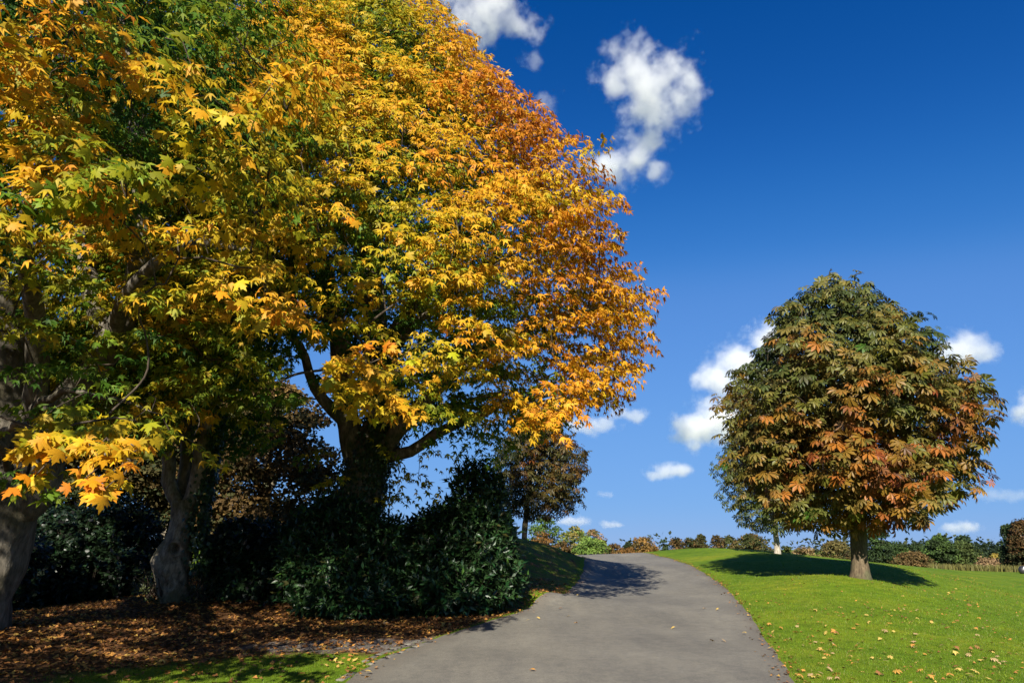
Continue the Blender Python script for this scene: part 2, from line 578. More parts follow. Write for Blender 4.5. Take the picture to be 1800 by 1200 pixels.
MAPLE = T_([(0, 0, 0), (-.15, .42, .05), (0, 1.02, -.14), (.15, .42, .05), (-.62, .76, -.14), (-.28, .2, .04), (.62, .76, -.14), (.28, .2, .04), (-.56, .06, -.06), (.56, .06, -.06)],
           [(0, 3, 2), (0, 2, 1), (0, 1, 4), (0, 4, 5), (0, 7, 6), (0, 6, 3), (0, 5, 8), (0, 9, 7)])
half = [(0.02, -.06), (.2, -.02), (.5, -.08), (.38, .1), (.52, .2), (.82, .44), (.52, .44), (.5, .62), (.34, .5), (.2, .5), (.26, .74), (.12, .78), (0, 1.08)]
ol = half + [(-x, y) for x, y in half[-2::-1]]
MAPLE_FINE = T_([(0, .28, .07)] + [(x, y, -.16 * (x * x + max(0, y - .4) ** 2) / .5) for x, y in ol] + [(.015, -.5, -.05), (-.015, -.5, -.05)],
                [(0, i + 1, (i + 1) % len(ol) + 1) for i in range(len(ol))] + [(1, len(ol), len(ol) + 1), (len(ol), len(ol) + 2, len(ol) + 1)])
LEAF_SIMPLE = T_([(0, 0, 0), (-.2, .45, .04), (0, 1, -.08), (.2, .45, .04), (0, .5, -.03)], [(0, 4, 1), (0, 3, 4), (1, 4, 2), (4, 3, 2)])
LEAF_TINY = T_([(0, 0, 0), (-.38, .5, .05), (0, 1, -.1), (.38, .5, .05)], [(0, 3, 1), (1, 3, 2)])


def chestnut_leaf(n=7, fine=True):
    V, F = [], []
    angs = {7: (0, 37, -37, 76, -76, 116, -116), 5: (0, 42, -42, 88, -88)}[n]
    for a in angs:
        L = 1.0 - 0.42 * (abs(a) / 108) ** 1.5
        a = R_(a)
        dx = np.array([math.cos(a), -math.sin(a)]); dy = np.array([math.sin(a), math.cos(a)])
        dr = -0.30
        pts = [(0, 0, 0), (-.155, .70, .02), (0, .66, -.03), (.155, .70, .02), (0, 1, -.10)]
        k = len(V)
        for (x, y, z) in pts:
            p = dx * x * L * 1.15 + dy * (y * L + 0.03)
            V.append((p[0], p[1], z + dr * (y * L) ** 1.6))
        F += [(k, k + 2, k + 1), (k, k + 3, k + 2), (k + 1, k + 2, k + 4), (k + 2, k + 3, k + 4)] if fine else [(k, k + 3, k + 1), (k + 1, k + 3, k + 4)]
    return T_(V, F)


MAPLE6 = (MAPLE[0][:8] * np.array([1.06, 1, 1]), MAPLE[1][:6])
CHESTNUT = chestnut_leaf(7)
CHESTNUT5 = chestnut_leaf(5, False)


class Leaves:
    def __init__(self):
        self.p, self.y, self.n, self.s, self.c = [], [], [], [], []

    def add(self, p, y, n, s, c):
        self.p.append(p); self.y.append(y); self.n.append(n); self.s.append(s); self.c.append(c)

    def arrays(self):
        p = np.vstack(self.p); y = unit(np.vstack(self.y)); n = np.vstack(self.n)
        z = unit(n - y * (n * y).sum(1, keepdims=True))
        return p, np.cross(y, z), y, z, np.concatenate(self.s), np.vstack(self.c)


def bake(name, tpl, arr, base, mat, sel=None):
    p, x, y, z, s, c = arr
    if sel is not None:
        p, x, y, z, s, c = p[sel], x[sel], y[sel], z[sel], s[sel], c[sel]
    TV, TF = tpl
    n, k = len(p), len(TV)
    curl = (0.4 + 1.6 * RNG.random(n))[:, None, None]
    V = (p - base)[:, None, :] + s[:, None, None] * (x[:, None, :] * TV[None, :, 0:1] + y[:, None, :] * TV[None, :, 1:2] + z[:, None, :] * TV[None, :, 2:3] * curl)
    F = TF[None] + (np.arange(n) * k)[:, None, None]
    fc = np.repeat(c, len(TF), 0)
    return np_mesh(name, V.reshape(-1, 3), F.reshape(-1, 3), mat, fcol=fc)


def pick_largest(arr, count=300, cell=7.0, margin=4, blockers=None):
    p, x, y, z, s, c = arr
    ctr = p + y * (0.5 * s)[:, None]
    u, v, d = project(ctr)
    ok = (u > margin) & (u < 1800 - margin) & (v > margin) & (v < 1200 - margin) & (d > 0.5)
    idx = np.where(ok)[0]
    key = (u[idx] // cell).astype(int) * 4096 + (v[idx] // cell).astype(int)
    order = np.lexsort((d[idx], key))
    key_s = key[order]
    first = np.concatenate([[True], key_s[1:] != key_s[:-1]])
    vis = idx[order[first]]
    if blockers is not None:
        vis = vis[blockers(u[vis], v[vis], d[vis])]
    view = unit(ctr[vis] - CAM)
    size = s[vis] / d[vis] * np.sqrt(np.abs((z[vis] * view).sum(1)) + 0.05)
    return vis[np.argsort(-size)[:count]]


_leafcache = {}


def leaf_parts(parent, arr, sel, tpl, key, base, mat, name='leaf'):
    p, x, y, z, s, c = arr
    for i in sel:
        q = tuple(np.round(np.sqrt(np.clip(c[i], 0, 1)) * 9).astype(int)) + (key,)
        me = _leafcache.get(q)
        if me is None:
            col = (np.array(q[:3]) / 9.0) ** 2
            me = np_mesh('leaf_blade', tpl[0], tpl[1], mat, fcol=np.repeat(col[None], len(tpl[1]), 0))
            _leafcache[q] = me
        o = bpy.data.objects.new(name, me)
        k = s[i]
        M = Matrix(((x[i][0] * k, y[i][0] * k, z[i][0] * k, p[i][0] - base[0]), (x[i][1] * k, y[i][1] * k, z[i][1] * k, p[i][1] - base[1]),
                    (x[i][2] * k, y[i][2] * k, z[i][2] * k, p[i][2] - base[2]), (0, 0, 0, 1)))
        COL.objects.link(o)
        o.parent = parent
        o.matrix_basis = M


PAL_T = np.array([0, .2, .4, .58, .74, .88, 1.0])
PAL = np.array([(.034, .092, .011), (.075, .165, .013), (.21, .25, .013), (.50, .36, .014), (.67, .35, .018), (.64, .265, .018), (.48, .165, .016)])


def palette(t, pal_t=PAL_T, pal=PAL):
    t = np.clip(t, 0, 1)
    return np.stack([np.interp(t, pal_t, pal[:, k]) for k in range(3)], -1)


def maple_spray(L, c, o, n, R, t, size=0.16, droop=0.35):
    """a flat, drooping fan of maple leaves at the end of a twig; o = outward direction"""
    o = unit(np.array([o[0], o[1], 0.0]) + 1e-6)
    side = np.array([-o[1], o[0], 0.0])
    rr = np.sqrt(RNG.random(n)); aa = RNG.random(n) * 2 * math.pi
    a = rr * np.cos(aa) * R * 1.1; b = rr * np.sin(aa) * R
    tilt = RNG.normal(0, 0.30, 2)
    up = np.array([0, 0, 1.0])
    zz = -droop * (0.35 * a + 0.75 * (a * a + b * b) / R) + RNG.normal(0, 0.09 * R, n) + tilt[0] * a + tilt[1] * b
    P = c + a[:, None] * o + b[:, None] * side + zz[:, None] * up
    out = a[:, None] * o + b[:, None] * side + 0.55 * R * o
    Y = unit(out) * 0.75 + RNG.normal(0, 0.35, (n, 3)) - up * (0.4 + 0.5 * rr)[:, None]
    Nn = up * 0.58 + o * 0.75 + unit(out) * 0.2 + RNG.normal(0, 0.45, (n, 3))
    s = size * (0.7 + 0.55 * RNG.random(n))
    tl = t + RNG.normal(0, 0.075, n) + 0.1 * (rr - 0.5)
    C = palette(tl) * (0.82 + 0.3 * RNG.random((n, 1)))
    L.add(P, Y, Nn, s, C)


def skeleton(limbs, sprays, tip=0.007, expo=2.3, rcap=.024):
    """grow twigs from the limbs to every spray; returns tube batch"""
    pts, par, minr = [], [], []
    for (P, r) in limbs:
        for i in range(len(P)):
            pts.append(P[i]); par.append(-1); minr.append(r[i])
    nl = len(pts)
    S = np.array(sprays)
    d0 = np.array([np.linalg.norm(np.array(pts) - s, axis=1).min() for s in S])
    order = np.argsort(d0)
    cap = nl + len(S) * 5 + 5
    A_ = np.zeros((cap, 3)); A_[:nl] = pts
    cnt = nl
    parent = list(par); plen = [0.0] * nl
    chains = []
    PL = np.zeros(cap)
    for k in order:
        s = S[k]
        d = np.linalg.norm(A_[:cnt] - s, axis=1)
        j = int(np.argmin(d + 0.25 * PL[:cnt] + np.where(A_[:cnt, 2] > s[2] + 0.3, 0.6, 0)))
        a = A_[j]
        dist = d[j]
        m = max(2, min(5, int(dist / 0.35) + 1))
        prev = j
        ch = [j]
        bend = np.array([RNG.normal(0, .1), RNG.normal(0, .1), 0.16]) * dist
        for q in range(1, m + 1):
            f = q / m
            p = a * (1 - f) + s * f + bend * math.sin(math.pi * f)
            A_[cnt] = p; PL[cnt] = PL[prev] + dist / m
            parent.append(prev); prev = cnt; ch.append(cnt); cnt += 1
        chains.append(ch)
    load = np.zeros(cnt)
    for ch in chains:
        load[ch[-1]] += 1
    for i in range(cnt - 1, nl - 1, -1):
        load[parent[i]] += load[i]
    B = Batch()
    for ch in chains:
        P = A_[ch]
        ld = np.maximum(load[ch], 1)
        ld[0] = ld[1]
        r = np.minimum(tip * ld ** (1 / expo), rcap)
        for q in range(1, len(P) - 1):
            P[q] = P[q] + np.array([nz(*P[q], 1.7), nz(P[q][0] + 9, P[q][1], P[q][2], 1.7), nz(P[q][0], P[q][1] + 9, P[q][2], 1.7)]) * .16
        if len(P) > 2 and np.linalg.norm(P[-1] - P[0]) > .8:
            m_ = len(P) * 3
            r = np.interp(np.linspace(0, 1, m_), np.linspace(0, 1, len(P)), r)
            P = catmull(P, m_)
        V, F = tube(P, r, 4 if r[0] < 0.02 else 6)
        B.add(V, F)
    return B


def limb_curve(P, r0, r1, n=None, wob=0.05):
    P = np.asarray(P, float)
    L = np.linalg.norm(np.diff(P, axis=0), axis=1).sum()
    n = n or max(8, int(L / 0.35))
    C = catmull(P, n)
    k = np.linspace(0, 1, n)
    for i in range(1, n):
        C[i] += wob * np.array([nz(*C[i], 1.1), nz(C[i][0] + 7, C[i][1], C[i][2], 1.1), nz(C[i][0], C[i][1] + 7, C[i][2], 1.1)])
    return C, r0 * (1 - k) ** 0.9 + r1


def prof(P):
    z = np.array([p[0] for p in P], float); r = np.array([p[1] for p in P], float)
    return lambda q: np.interp(q, z, r, left=0, right=0)


class Lumps:
    def __init__(self, n, seed, R, Hh):
        r = np.random.default_rng(int(seed * 10) + 5)
        a = r.random(n) * 6.283
        self.P = np.stack([np.cos(a) * R, np.sin(a) * R, r.random(n) * Hh], -1)
        self.R = R; self.s = (4 * math.pi * R * Hh / 2 / n) ** .5

    def __call__(self, a, z):
        q = np.array([math.cos(a) * self.R, math.sin(a) * self.R, z])
        return min(1.0, float(np.sqrt(((self.P - q) ** 2).sum(1).min())) / self.s)


def sample_crown(cx, cy, profile, zlo, zhi, n, mind, shell=0.6, backdens=0.45, lean=(0, 0), seed=0.0, bump=0.16, accept=None, lumps=None, lump_amp=.2, out_twigs=0):
    out = []
    tries = 0
    rmax = max(float(profile(z)) for z in np.linspace(zlo, zhi, 60))
    cell = {}
    while len(out) < n and tries < n * 60:
        tries += 1
        z = random.uniform(zlo, zhi)
        if random.random() > (0.25 + profile(z) / rmax):
            continue
        a = random.uniform(-math.pi, math.pi)
        facing = -math.sin(a)           # +1 towards the camera side (-Y)
        if random.random() > backdens + (1 - backdens) * (0.5 + 0.5 * max(-.6, facing) / 0.6 if facing < .6 else 1):
            continue
        bmp = 1 + bump * (nz(math.cos(a) * 1.6 + seed, math.sin(a) * 1.6, z * 0.42) * 1.3 + 0.5 * nz(math.cos(a) * 4 + seed, math.sin(a) * 4, z * 1.1))
        if lumps:
            lz = lumps(a, z - zlo)
            bmp *= 1.05 - lump_amp * lz * lz
            if lz > .78 and random.random() < (.45 if lump_amp < .4 else .75):
                continue
        f = random.uniform(0.86, 1.0) if random.random() < shell else math.sqrt(random.uniform(0.1, 0.78))
        if out_twigs and random.random() < out_twigs:
            f = random.uniform(1.01, 1.05)
        r = float(profile(z)) * bmp * f
        tz = (z - zlo) / (zhi - zlo)
        x, y = cx + lean[0] * tz + r * math.cos(a), cy + lean[1] * tz + r * math.sin(a)
        if accept and not accept(x, y, z):
            continue
        key = (int(x / mind), int(y / mind), int(z / mind))
        bad = False
        for i in (-1, 0, 1):
            for j in (-1, 0, 1):
                for k in (-1, 0, 1):
                    for q in cell.get((key[0] + i, key[1] + j, key[2] + k), ()):
                        if (q[0] - x) ** 2 + (q[1] - y) ** 2 + (q[2] - z) ** 2 * 1.8 < mind * mind:
                            bad = True
        if bad:
            continue
        cell.setdefault(key, []).append((x, y, z))
        out.append((x, y, z, math.cos(a), math.sin(a), f, tz))
    return out


def limb_objects(root, base, limbs, mat, trunk_args):
    link('trunk', trunk_mesh('trunk', mat, base=base, **trunk_args), root)
    for (C, r) in limbs:
        V, F = tube(C, r, 10)
        k = np.array([nz(*v, 4.0) for v in V])
        V = V + unit(V - np.repeat(C, 10, 0)) * (0.12 * k * np.repeat(r, 10))[:, None]
        link('limb', np_mesh('limb', V - base, F, mat, smooth_shade=True), root)


def build_maple(label, base, bark, limbs, trunk_args, sprays, spray_R, leaves_per, tfun, size, extra=(), group=None, rcap=.024, blockers=None, sprayN=None):
    root = thing('maple_tree', label, 'tree', base, group)
    limb_objects(root, base, limbs, bark, trunk_args)
    L = Leaves()
    centres = []
    for sp in sprays:
        x, y, z, ox, oy, f, tz = sp
        c = np.array([x, y, z])
        t = tfun(x, y, z, f, tz, ox, oy)
        nl = int(leaves_per * random.uniform(0.65, 1.3) * (sprayN(x, y, z) if sprayN else 1))
        if f > 1.03:
            nl = int(nl * .3)
        maple_spray(L, c, (ox, oy), max(nl, 5), spray_R * random.uniform(0.7, 1.25) * (.6 if f > 1.03 else 1), t, size)
        centres.append(c)
    for (u, v, Y, n, R, t) in extra:
        c = pix(u, v, Y)
        o = c[:2] - np.array(base[:2])
        o = o / np.linalg.norm(o) + np.array([0, -0.8])
        maple_spray(L, c, o, n, R, t, size, 0.5)
        centres.append(c)
    B = skeleton(limbs, centres, rcap=rcap)
    tw = B.mesh('twigs', M_TWIG)
    tw.vertices.foreach_set('co', (np.vstack(B.V) - base).astype(np.float32).ravel())
    tag(link('twigs', tw, root), kind='stuff')
    arr = L.arrays()
    sel = pick_largest(arr, 300, blockers=blockers)
    rest = np.setdiff1d(np.arange(len(arr[0])), sel)
    tag(link('foliage', bake('foliage', MAPLE6, arr, base, M_MAPLE, rest), root), kind='stuff')
    leaf_parts(root, arr, sel, MAPLE_FINE, 'maple', base, M_MAPLE)
    print(label[:40], 'leaves', len(arr[0]))
    return root


DEPTH = {}
ZB = np.full((151, 226), np.inf)


def zb_add(P):
    u, v, d = project(P)
    ok = (u > 0) & (u < 1800) & (v > 0) & (v < 1200) & (d > 0.3)
    np.minimum.at(ZB, ((v[ok] // 8).astype(int), (u[ok] // 8).astype(int)), d[ok])


def zb_clear(u, v, d):
    return ZB[(v // 8).astype(int), (u // 8).astype(int)] > d - 0.6


# ------------------------------------------------------------------ the three big maples on the left
# nearest maple, trunk at the left edge
b2 = pix(-66, 1108, 12)
b2[2] = h1(b2[0], b2[1]) - 0.1
P = lambda u, v, Y: pix(u, v, Y)
k2 = dict(path=[b2, P(-44, 1040, 12), P(-24, 980, 12), P(-8, 920, 12), P(2, 870, 12), P(8, 820, 12.1)], radii=[.60, .56, .57, .60, .62, .42], flare=.12, lump=.10, sides=40, rings=90,
          dents=[(P(0, 880, 11.3), .17, .32), (P(30, 935, 11.35), .13, .05), (P(10, 985, 11.35), .12, .05)], bumps=[(P(60, 885, 11.8), .22, .2), (P(30, 910, 11.3), .3, .08)])
l2 = [limb_curve([P(45, 895, 11.9), P(80, 850, 11.8), P(98, 720, 11.6), P(190, 620, 11.3), P(232, 520, 11), P(250, 400, 10.6), P(240, 200, 10.2), P(200, -50, 10)], .21, .05),
      limb_curve([P(10, 850, 12), P(30, 760, 12), P(20, 640, 11.6), P(-20, 480, 11), P(-60, 300, 10.5), P(-60, 60, 10.4), P(-40, -200, 10.4)], .33, .06),
      limb_curve([P(20, 830, 12), P(62, 720, 11.6), P(60, 560, 10.4), P(40, 420, 9), P(60, 300, 7.6)], .2, .04),
      limb_curve([P(190, 620, 11.3), P(225, 515, 10.2), P(330, 430, 9.2), P(440, 440, 8.4)], .12, .03),
      limb_curve([P(-5, 840, 12), np.array([-8.6, 10.2, 4.2]), np.array([-7.8, 7.5, 4.9]), np.array([-7.6, 5.4, 5.4]), np.array([-7.4, 4.2, 5.2])], .2, .03),
      limb_curve([P(20, 830, 12), P(0, 770, 10), P(30, 745, 8), P(90, 760, 6.6), P(150, 785, 5.9), P(215, 800, 5.7)], .07, .008, wob=.08),
      limb_curve([P(60, 720, 11.6), P(100, 690, 9.5), P(180, 700, 8.4), P(260, 730, 8)], .07, .012, wob=.08),
      limb_curve([P(-20, 840, 12), np.array([-11, 10.5, 5]), np.array([-13, 8.5, 6]), np.array([-13.5, 6, 6])], .22, .04),
      limb_curve([P(200, 610, 11.3), P(150, 470, 11.6), P(130, 300, 11.8), P(90, 60, 12)], .16, .04)]
EDGE2 = [(-500, 900), (-200, 860), (-80, 700), (0, 520), (100, 440), (220, 400), (350, 390), (450, 420), (530, 430), (560, 330), (600, 150), (640, 0), (700, -300)]


def acc2(x, y, z):
    if y < 3.6 and x > -5.2:
        return False
    u, v, d = project(np.array([[x, y, z]]))
    if d[0] < 2.2 or (d[0] < 5.2 and u[0] > -120):
        return False
    if v[0] < -40 and random.random() < .7:
        return False
    if u[0] < -60 and y > 5 and random.random() < .7:
        return False
    return v[0] + 500 / d[0] < np.interp(u[0] + 400 / d[0], [e[0] for e in EDGE2], [e[1] for e in EDGE2], right=-9999)


s2 = sample_crown(-8.2, 9.0, prof([(2.0, 4.2), (3, 5.2), (5, 6.1), (8, 6.0), (9.5, 4.9), (11, 3.0), (12, 0)]), 2.2, 11.8, 500, .62, shell=.6, backdens=.35, seed=2.0, bump=.18, accept=acc2, lumps=Lumps(70, 2, 5.5, 9.5), lump_amp=.28)


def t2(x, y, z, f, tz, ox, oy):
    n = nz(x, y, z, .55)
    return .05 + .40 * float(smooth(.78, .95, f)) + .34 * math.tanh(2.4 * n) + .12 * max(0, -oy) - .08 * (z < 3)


build_maple('huge near maple with pale hollow trunk at the left edge and yellow leaves overhead', b2, M_BARKPALE, l2, k2, s2, .52, 120, t2, .113, rcap=.011,
            extra=[(60, 640, 7.5, 50, .42, .2), (20, 560, 7.2, 60, .45, .45), (120, 590, 8, 40, .4, .25), (150, 690, 7.5, 40, .4, .22), (40, 720, 7, 40, .35, .3), (230, 740, 7.6, 45, .38, .42), (130, 745, 6.2, 45, .38, .5), (280, 765, 8.5, 35, .35, .4), (330, 705, 10, 60, .5, .35), (200, 640, 9, 50, .45, .15), (290, 590, 9, 40, .4, .2), (60, 470, 7, 60, .45, .42), (30, 420, 6.5, 60, .45, .6), (130, 450, 7, 40, .4, .3), (330, 330, 7, 60, .42, .5), (450, 390, 7.2, 60, .42, .55), (80, 775, 6, 14, .17, .62), (115, 770, 5.9, 18, .2, .66), (150, 775, 5.8, 18, .2, .6), (190, 775, 5.8, 18, .2, .66), (230, 780, 5.8, 16, .18, .7), (60, 790, 6, 10, .15, .72), (170, 805, 5.7, 10, .13, .74), (215, 815, 5.7, 9, .12, .76),
                   (150, 840, 5.6, 7, .1, .8), (180, 862, 5.6, 6, .09, .78), (210, 845, 5.7, 6, .1, .62), (60, 838, 5.9, 8, .12, .76), (100, 825, 6.2, 14, .2, .42), (60, 850, 6.6, 14, .22, .3), (20, 830, 6.4, 20, .25, .25), (130, 720, 6.4, 22, .26, .5), (240, 740, 6.6, 20, .24, .52), (300, 760, 8.3, 26, .32, .5), (360, 790, 9.5, 22, .3, .48), (260, 690, 8, 26, .3, .4),
                   (370, 395, 6.5, 70, .42, .6), (300, 400, 6.6, 60, .4, .55), (420, 470, 6.8, 70, .45, .62), (470, 520, 7, 60, .42, .74), (515, 550, 7.2, 40, .3, .8), (390, 500, 6.8, 60, .45, .5), (290, 500, 6.5, 40, .35, .45), (250, 520, 6.4, 25, .25, .5),
                   (430, 270, 8, 80, .5, .68), (510, 310, 8.2, 60, .42, .74), (380, 250, 8, 60, .45, .6), (80, 300, 5.5, 90, .45, .7), (150, 330, 5.8, 80, .45, .72), (60, 270, 5.6, 70, .4, .7), (190, 370, 6, 60, .4, .78), (100, 220, 6, 60, .45, .7), (270, 160, 8, 60, .45, .62), (110, 150, 6.2, 60, .45, .75), (500, 180, 9, 70, .5, .75)])

# middle maple with the burl
b3 = pix(308, 1056, 17.1)
b3[2] = h1(b3[0], b3[1]) - 0.1
k3 = dict(path=[b3, P(302, 1015, 17), P(305, 985, 17), P(315, 940, 17), P(321, 905, 17), P(324, 880, 17)], radii=[.28, .34, .41, .31, .25, .24], flare=.35, lump=.11, sides=44, rings=90,
          dents=[(P(308, 963, 16.6), .13, .26), (P(302, 993, 16.5), .10, .2), (P(312, 1010, 16.5), .24, .16), (P(296, 1030, 16.6), .12, .12)],
          bumps=[(P(280, 985, 16.8), .25, .12), (P(326, 1003, 16.6), .16, .14), (P(322, 955, 16.7), .15, .12), (P(290, 1005, 16.6), .13, .1)])
l3 = [limb_curve([P(316, 890, 17), P(302, 850, 17), P(298, 800, 17), P(280, 680, 16.6), P(250, 500, 16), P(225, 300, 15.8), P(200, 60, 15.6)], .14, .03, wob=.09),
      limb_curve([P(324, 885, 17.2), P(328, 820, 17.4), P(333, 720, 17.4), P(345, 560, 17.2), P(340, 380, 17), P(360, 150, 17), P(370, -60, 17)], .13, .04, wob=.09),
      limb_curve([P(332, 890, 17), P(350, 840, 16.9), P(360, 780, 16.8), P(385, 660, 16.4), P(440, 500, 15.6), P(500, 340, 15), P(540, 150, 14.6)], .17, .03, wob=.09),
      limb_curve([P(340, 640, 17.3), P(400, 560, 16), P(480, 520, 15), P(540, 500, 14.4)], .1, .03),
      limb_curve([P(285, 690, 16.7), P(230, 640, 15.4), P(180, 610, 14)], .1, .03),
      limb_curve([P(345, 560, 17.2), P(340, 470, 15.4), P(360, 400, 13.6)], .1, .03)]


def acc3(x, y, z):
    u, v, d = project(np.array([[x, y, z]]))
    m = 420 / d[0]
    if 485 < u[0] < 580 and 590 < v[0] < 800:
        return False
    return v[0] + m < np.interp(u[0], [-300, 0, 150, 230, 300, 380, 470, 540, 600, 640], [760, 760, 770, 760, 760, 740, 640, 560, 480, 200]) and u[0] < 640


s3 = sample_crown(-7.4, 15.2, prof([(3.2, 3.2), (5, 4.6), (8, 5.2), (11, 5.0), (14, 3.8), (17, 1.6), (18, 0)]), 3.3, 17.8, 560, .66, shell=.55, backdens=.4, seed=5.0, bump=.16, accept=acc3, lumps=Lumps(90, 5, 4.6, 14.5), lump_amp=.22)


def t3(x, y, z, f, tz, ox, oy):
    n = nz(x + 3, y, z, .5)
    return .12 + .34 * float(smooth(.75, .95, f)) + .32 * math.tanh(2.4 * n) + .18 * tz


r3 = build_maple('gnarled maple with a swollen burr on its trunk that splits into three stems', b3, M_BARKBURR, l3, k3, s3, .6, 100, t3, .125, sprayN=lambda x, y, z: .55 if y > 17 else 1, blockers=None)

# the great maple whose crown leans over the road
b1 = pix(606, 1012, 18)
b1[2] = h1(b1[0], b1[1]) - 0.1
k1 = dict(path=[b1, P(622, 930, 18), P(634, 870, 18), P(646, 815, 18), P(654, 780, 18), P(664, 745, 18)], radii=[.56, .52, .52, .56, .5, .36], flare=.3, lump=.07, sides=28, rings=50)
l1 = [limb_curve([P(655, 790, 18), P(672, 730, 18), P(664, 600, 17.8), P(645, 420, 17.6), P(655, 220, 17.5), P(690, 40, 17.5), P(700, -60, 17.5)], .34, .05),
      limb_curve([P(640, 840, 18), P(617, 775, 18), P(606, 700, 18), P(590, 560, 17.6), P(545, 360, 17.2), P(520, 150, 17)], .30, .05),
      limb_curve([P(668, 800, 17.9), P(700, 758, 17.5), P(760, 690, 17), P(850, 620, 16.6), P(960, 560, 16.4), P(1060, 540, 16.4)], .2, .03, wob=.1),
      limb_curve([P(655, 810, 18), P(720, 790, 17.6), P(800, 745, 17.2), P(890, 708, 16.8), P(990, 690, 16.5), P(1070, 690, 16.5)], .15, .025, wob=.14),
      limb_curve([P(690, 770, 17.6), P(780, 712, 17), P(850, 715, 16.6), P(920, 705, 16.4)], .1, .02, wob=.12),
      limb_curve([P(664, 620, 17.8), P(740, 520, 17.2), P(830, 420, 16.8), P(930, 350, 16.6), P(1000, 340, 16.6)], .2, .03, wob=.1),
      limb_curve([P(648, 430, 17.6), P(720, 340, 17.2), P(800, 250, 17), P(860, 150, 17)], .16, .03),
      limb_curve([P(620, 760, 18), P(560, 690, 17.5), P(520, 600, 16.8), P(440, 540, 16.4)], .16, .03),
      limb_curve([P(672, 720, 18), P(690, 620, 16.4), P(740, 560, 14.8), P(800, 520, 13.6)], .18, .03),
      limb_curve([P(664, 740, 17.8), P(655, 690, 15.5), P(645, 655, 12.5), P(640, 635, 9.2)], .13, .02, wob=.1),
      limb_curve([P(890, 708, 16.8), P(925, 712, 15.2), P(955, 722, 13.9)], .06, .012, wob=.1),
      limb_curve([P(664, 650, 17.8), P(700, 600, 19), P(760, 540, 21), P(840, 480, 22.5)], .18, .03)]
EDGE1 = [(560, 700), (620, 690), (690, 720), (740, 745), (840, 775), (905, 770), (960, 742), (1060, 725), (1110, 690), (1150, 640)]


def acc1(x, y, z):
    u, v, d = project(np.array([[x, y, z]]))
    if 485 < u[0] < 592 and 600 < v[0] < 800:
        return False
    if u[0] < 560:
        return True
    return v[0] + 330 / d[0] * 0.8 < np.interp(u[0], [e[0] for e in EDGE1], [e[1] for e in EDGE1])


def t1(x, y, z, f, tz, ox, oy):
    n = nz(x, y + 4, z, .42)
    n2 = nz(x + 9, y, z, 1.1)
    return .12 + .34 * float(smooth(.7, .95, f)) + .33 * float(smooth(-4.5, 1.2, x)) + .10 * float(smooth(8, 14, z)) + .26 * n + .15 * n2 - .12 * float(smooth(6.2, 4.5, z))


s1 = sample_crown(-4.0, 17.4, prof([(4.1, 5.2), (4.8, 6.8), (6, 6.95), (7.5, 7.0), (10, 6.1), (12.3, 4.95), (15, 3.3), (17.7, 1.4), (19, 0)]), 4.2, 18.8, 1420, .60, shell=.58, backdens=.5, seed=11.0, bump=.10, accept=acc1, lumps=Lumps(150, 11, 5.6, 14.5), lump_amp=.24, out_twigs=.05)
r1 = build_maple('great orange and yellow maple leaning over the road with ivy on its trunk', b1, M_BARK, l1, k1, s1, .62, 98, t1, .138, sprayN=lambda x, y, z: .5 if y > 19.5 else 1,
                 extra=[(640, 640, 8.8, 60, .36, .62), (605, 635, 8.7, 36, .3, .6), (680, 680, 8.9, 44, .34, .66), (715, 705, 9.2, 24, .26, .66), (655, 710, 9.1, 34, .3, .55), (600, 670, 8.8, 24, .25, .56), (660, 610, 9.4, 40, .33, .72), (625, 690, 9.5, 30, .3, .5), (700, 640, 10, 36, .35, .6),
                        (955, 735, 13.6, 70, .5, .78), (1000, 725, 13.8, 46, .4, .8), (920, 745, 13.8, 34, .36, .68), (980, 700, 14, 60, .48, .76), (760, 600, 10.5, 40, .4, .55), (820, 560, 11.5, 50, .45, .62),
                        (735, 840, 17, 60, .6, .5), (700, 870, 17.5, 60, .6, .45), (770, 800, 16.8, 30, .5, .4), (690, 800, 17, 40, .5, .42), (840, 790, 16, 50, .55, .2), (790, 760, 16.2, 60, .6, .16), (880, 770, 16, 50, .5, .2), (585, 840, 16.8, 40, .4, .5), (560, 790, 16.6, 26, .35, .5)])


# ivy: small dark leaves that clothe the trunk of the great maple
def ivy(root, base, path, rad, n, lo=0, hi=1, side=None):
    C = catmull(path, 80)
    L = Leaves()
    t = lo + (hi - lo) * RNG.random(n)
    i = np.minimum((t * 79).astype(int), 78)
    a = RNG.random(n) * 2 * math.pi if side is None else RNG.normal(side, 1.0, n)
    d = np.stack([np.cos(a), np.sin(a), RNG.normal(0, .15, n)], -1)
    p = C[i] + d * (rad * (0.9 + 0.45 * RNG.random(n) ** 2) * (1 - .35 * t))[:, None]
    Y = np.stack([RNG.normal(0, .4, n), RNG.normal(0, .4, n), -0.8 + 0 * a], -1) + .3 * d
    c = np.array([(.022, .05, .014)]) * (0.6 + 0.9 * RNG.random((n, 1)))
    L.add(p, Y, d + RNG.normal(0, .35, (n, 3)), .075 + .06 * RNG.random(n), c)
    tag(link('ivy', bake('ivy', LEAF_TINY, L.arrays(), base, M_LAUREL), root), kind='stuff')


ivy(r1, b1, [b1, P(622, 930, 18), P(636, 870, 18), P(652, 815, 18), P(672, 760, 18), P(678, 700, 18), P(668, 620, 17.9)], .66, 9000)
ivy(r3, b3, [P(345, 1000, 17), P(342, 940, 17), P(350, 880, 17.05), P(366, 800, 17), P(380, 720, 16.8)], .3, 2600, side=0.2)


# ------------------------------------------------------------------ chestnuts
PAL_CH = np.array([(.04, .06, .014), (.065, .085, .018), (.115, .115, .022), (.17, .125, .024), (.24, .115, .02), (.27, .085, .016), (.15, .06, .02)])


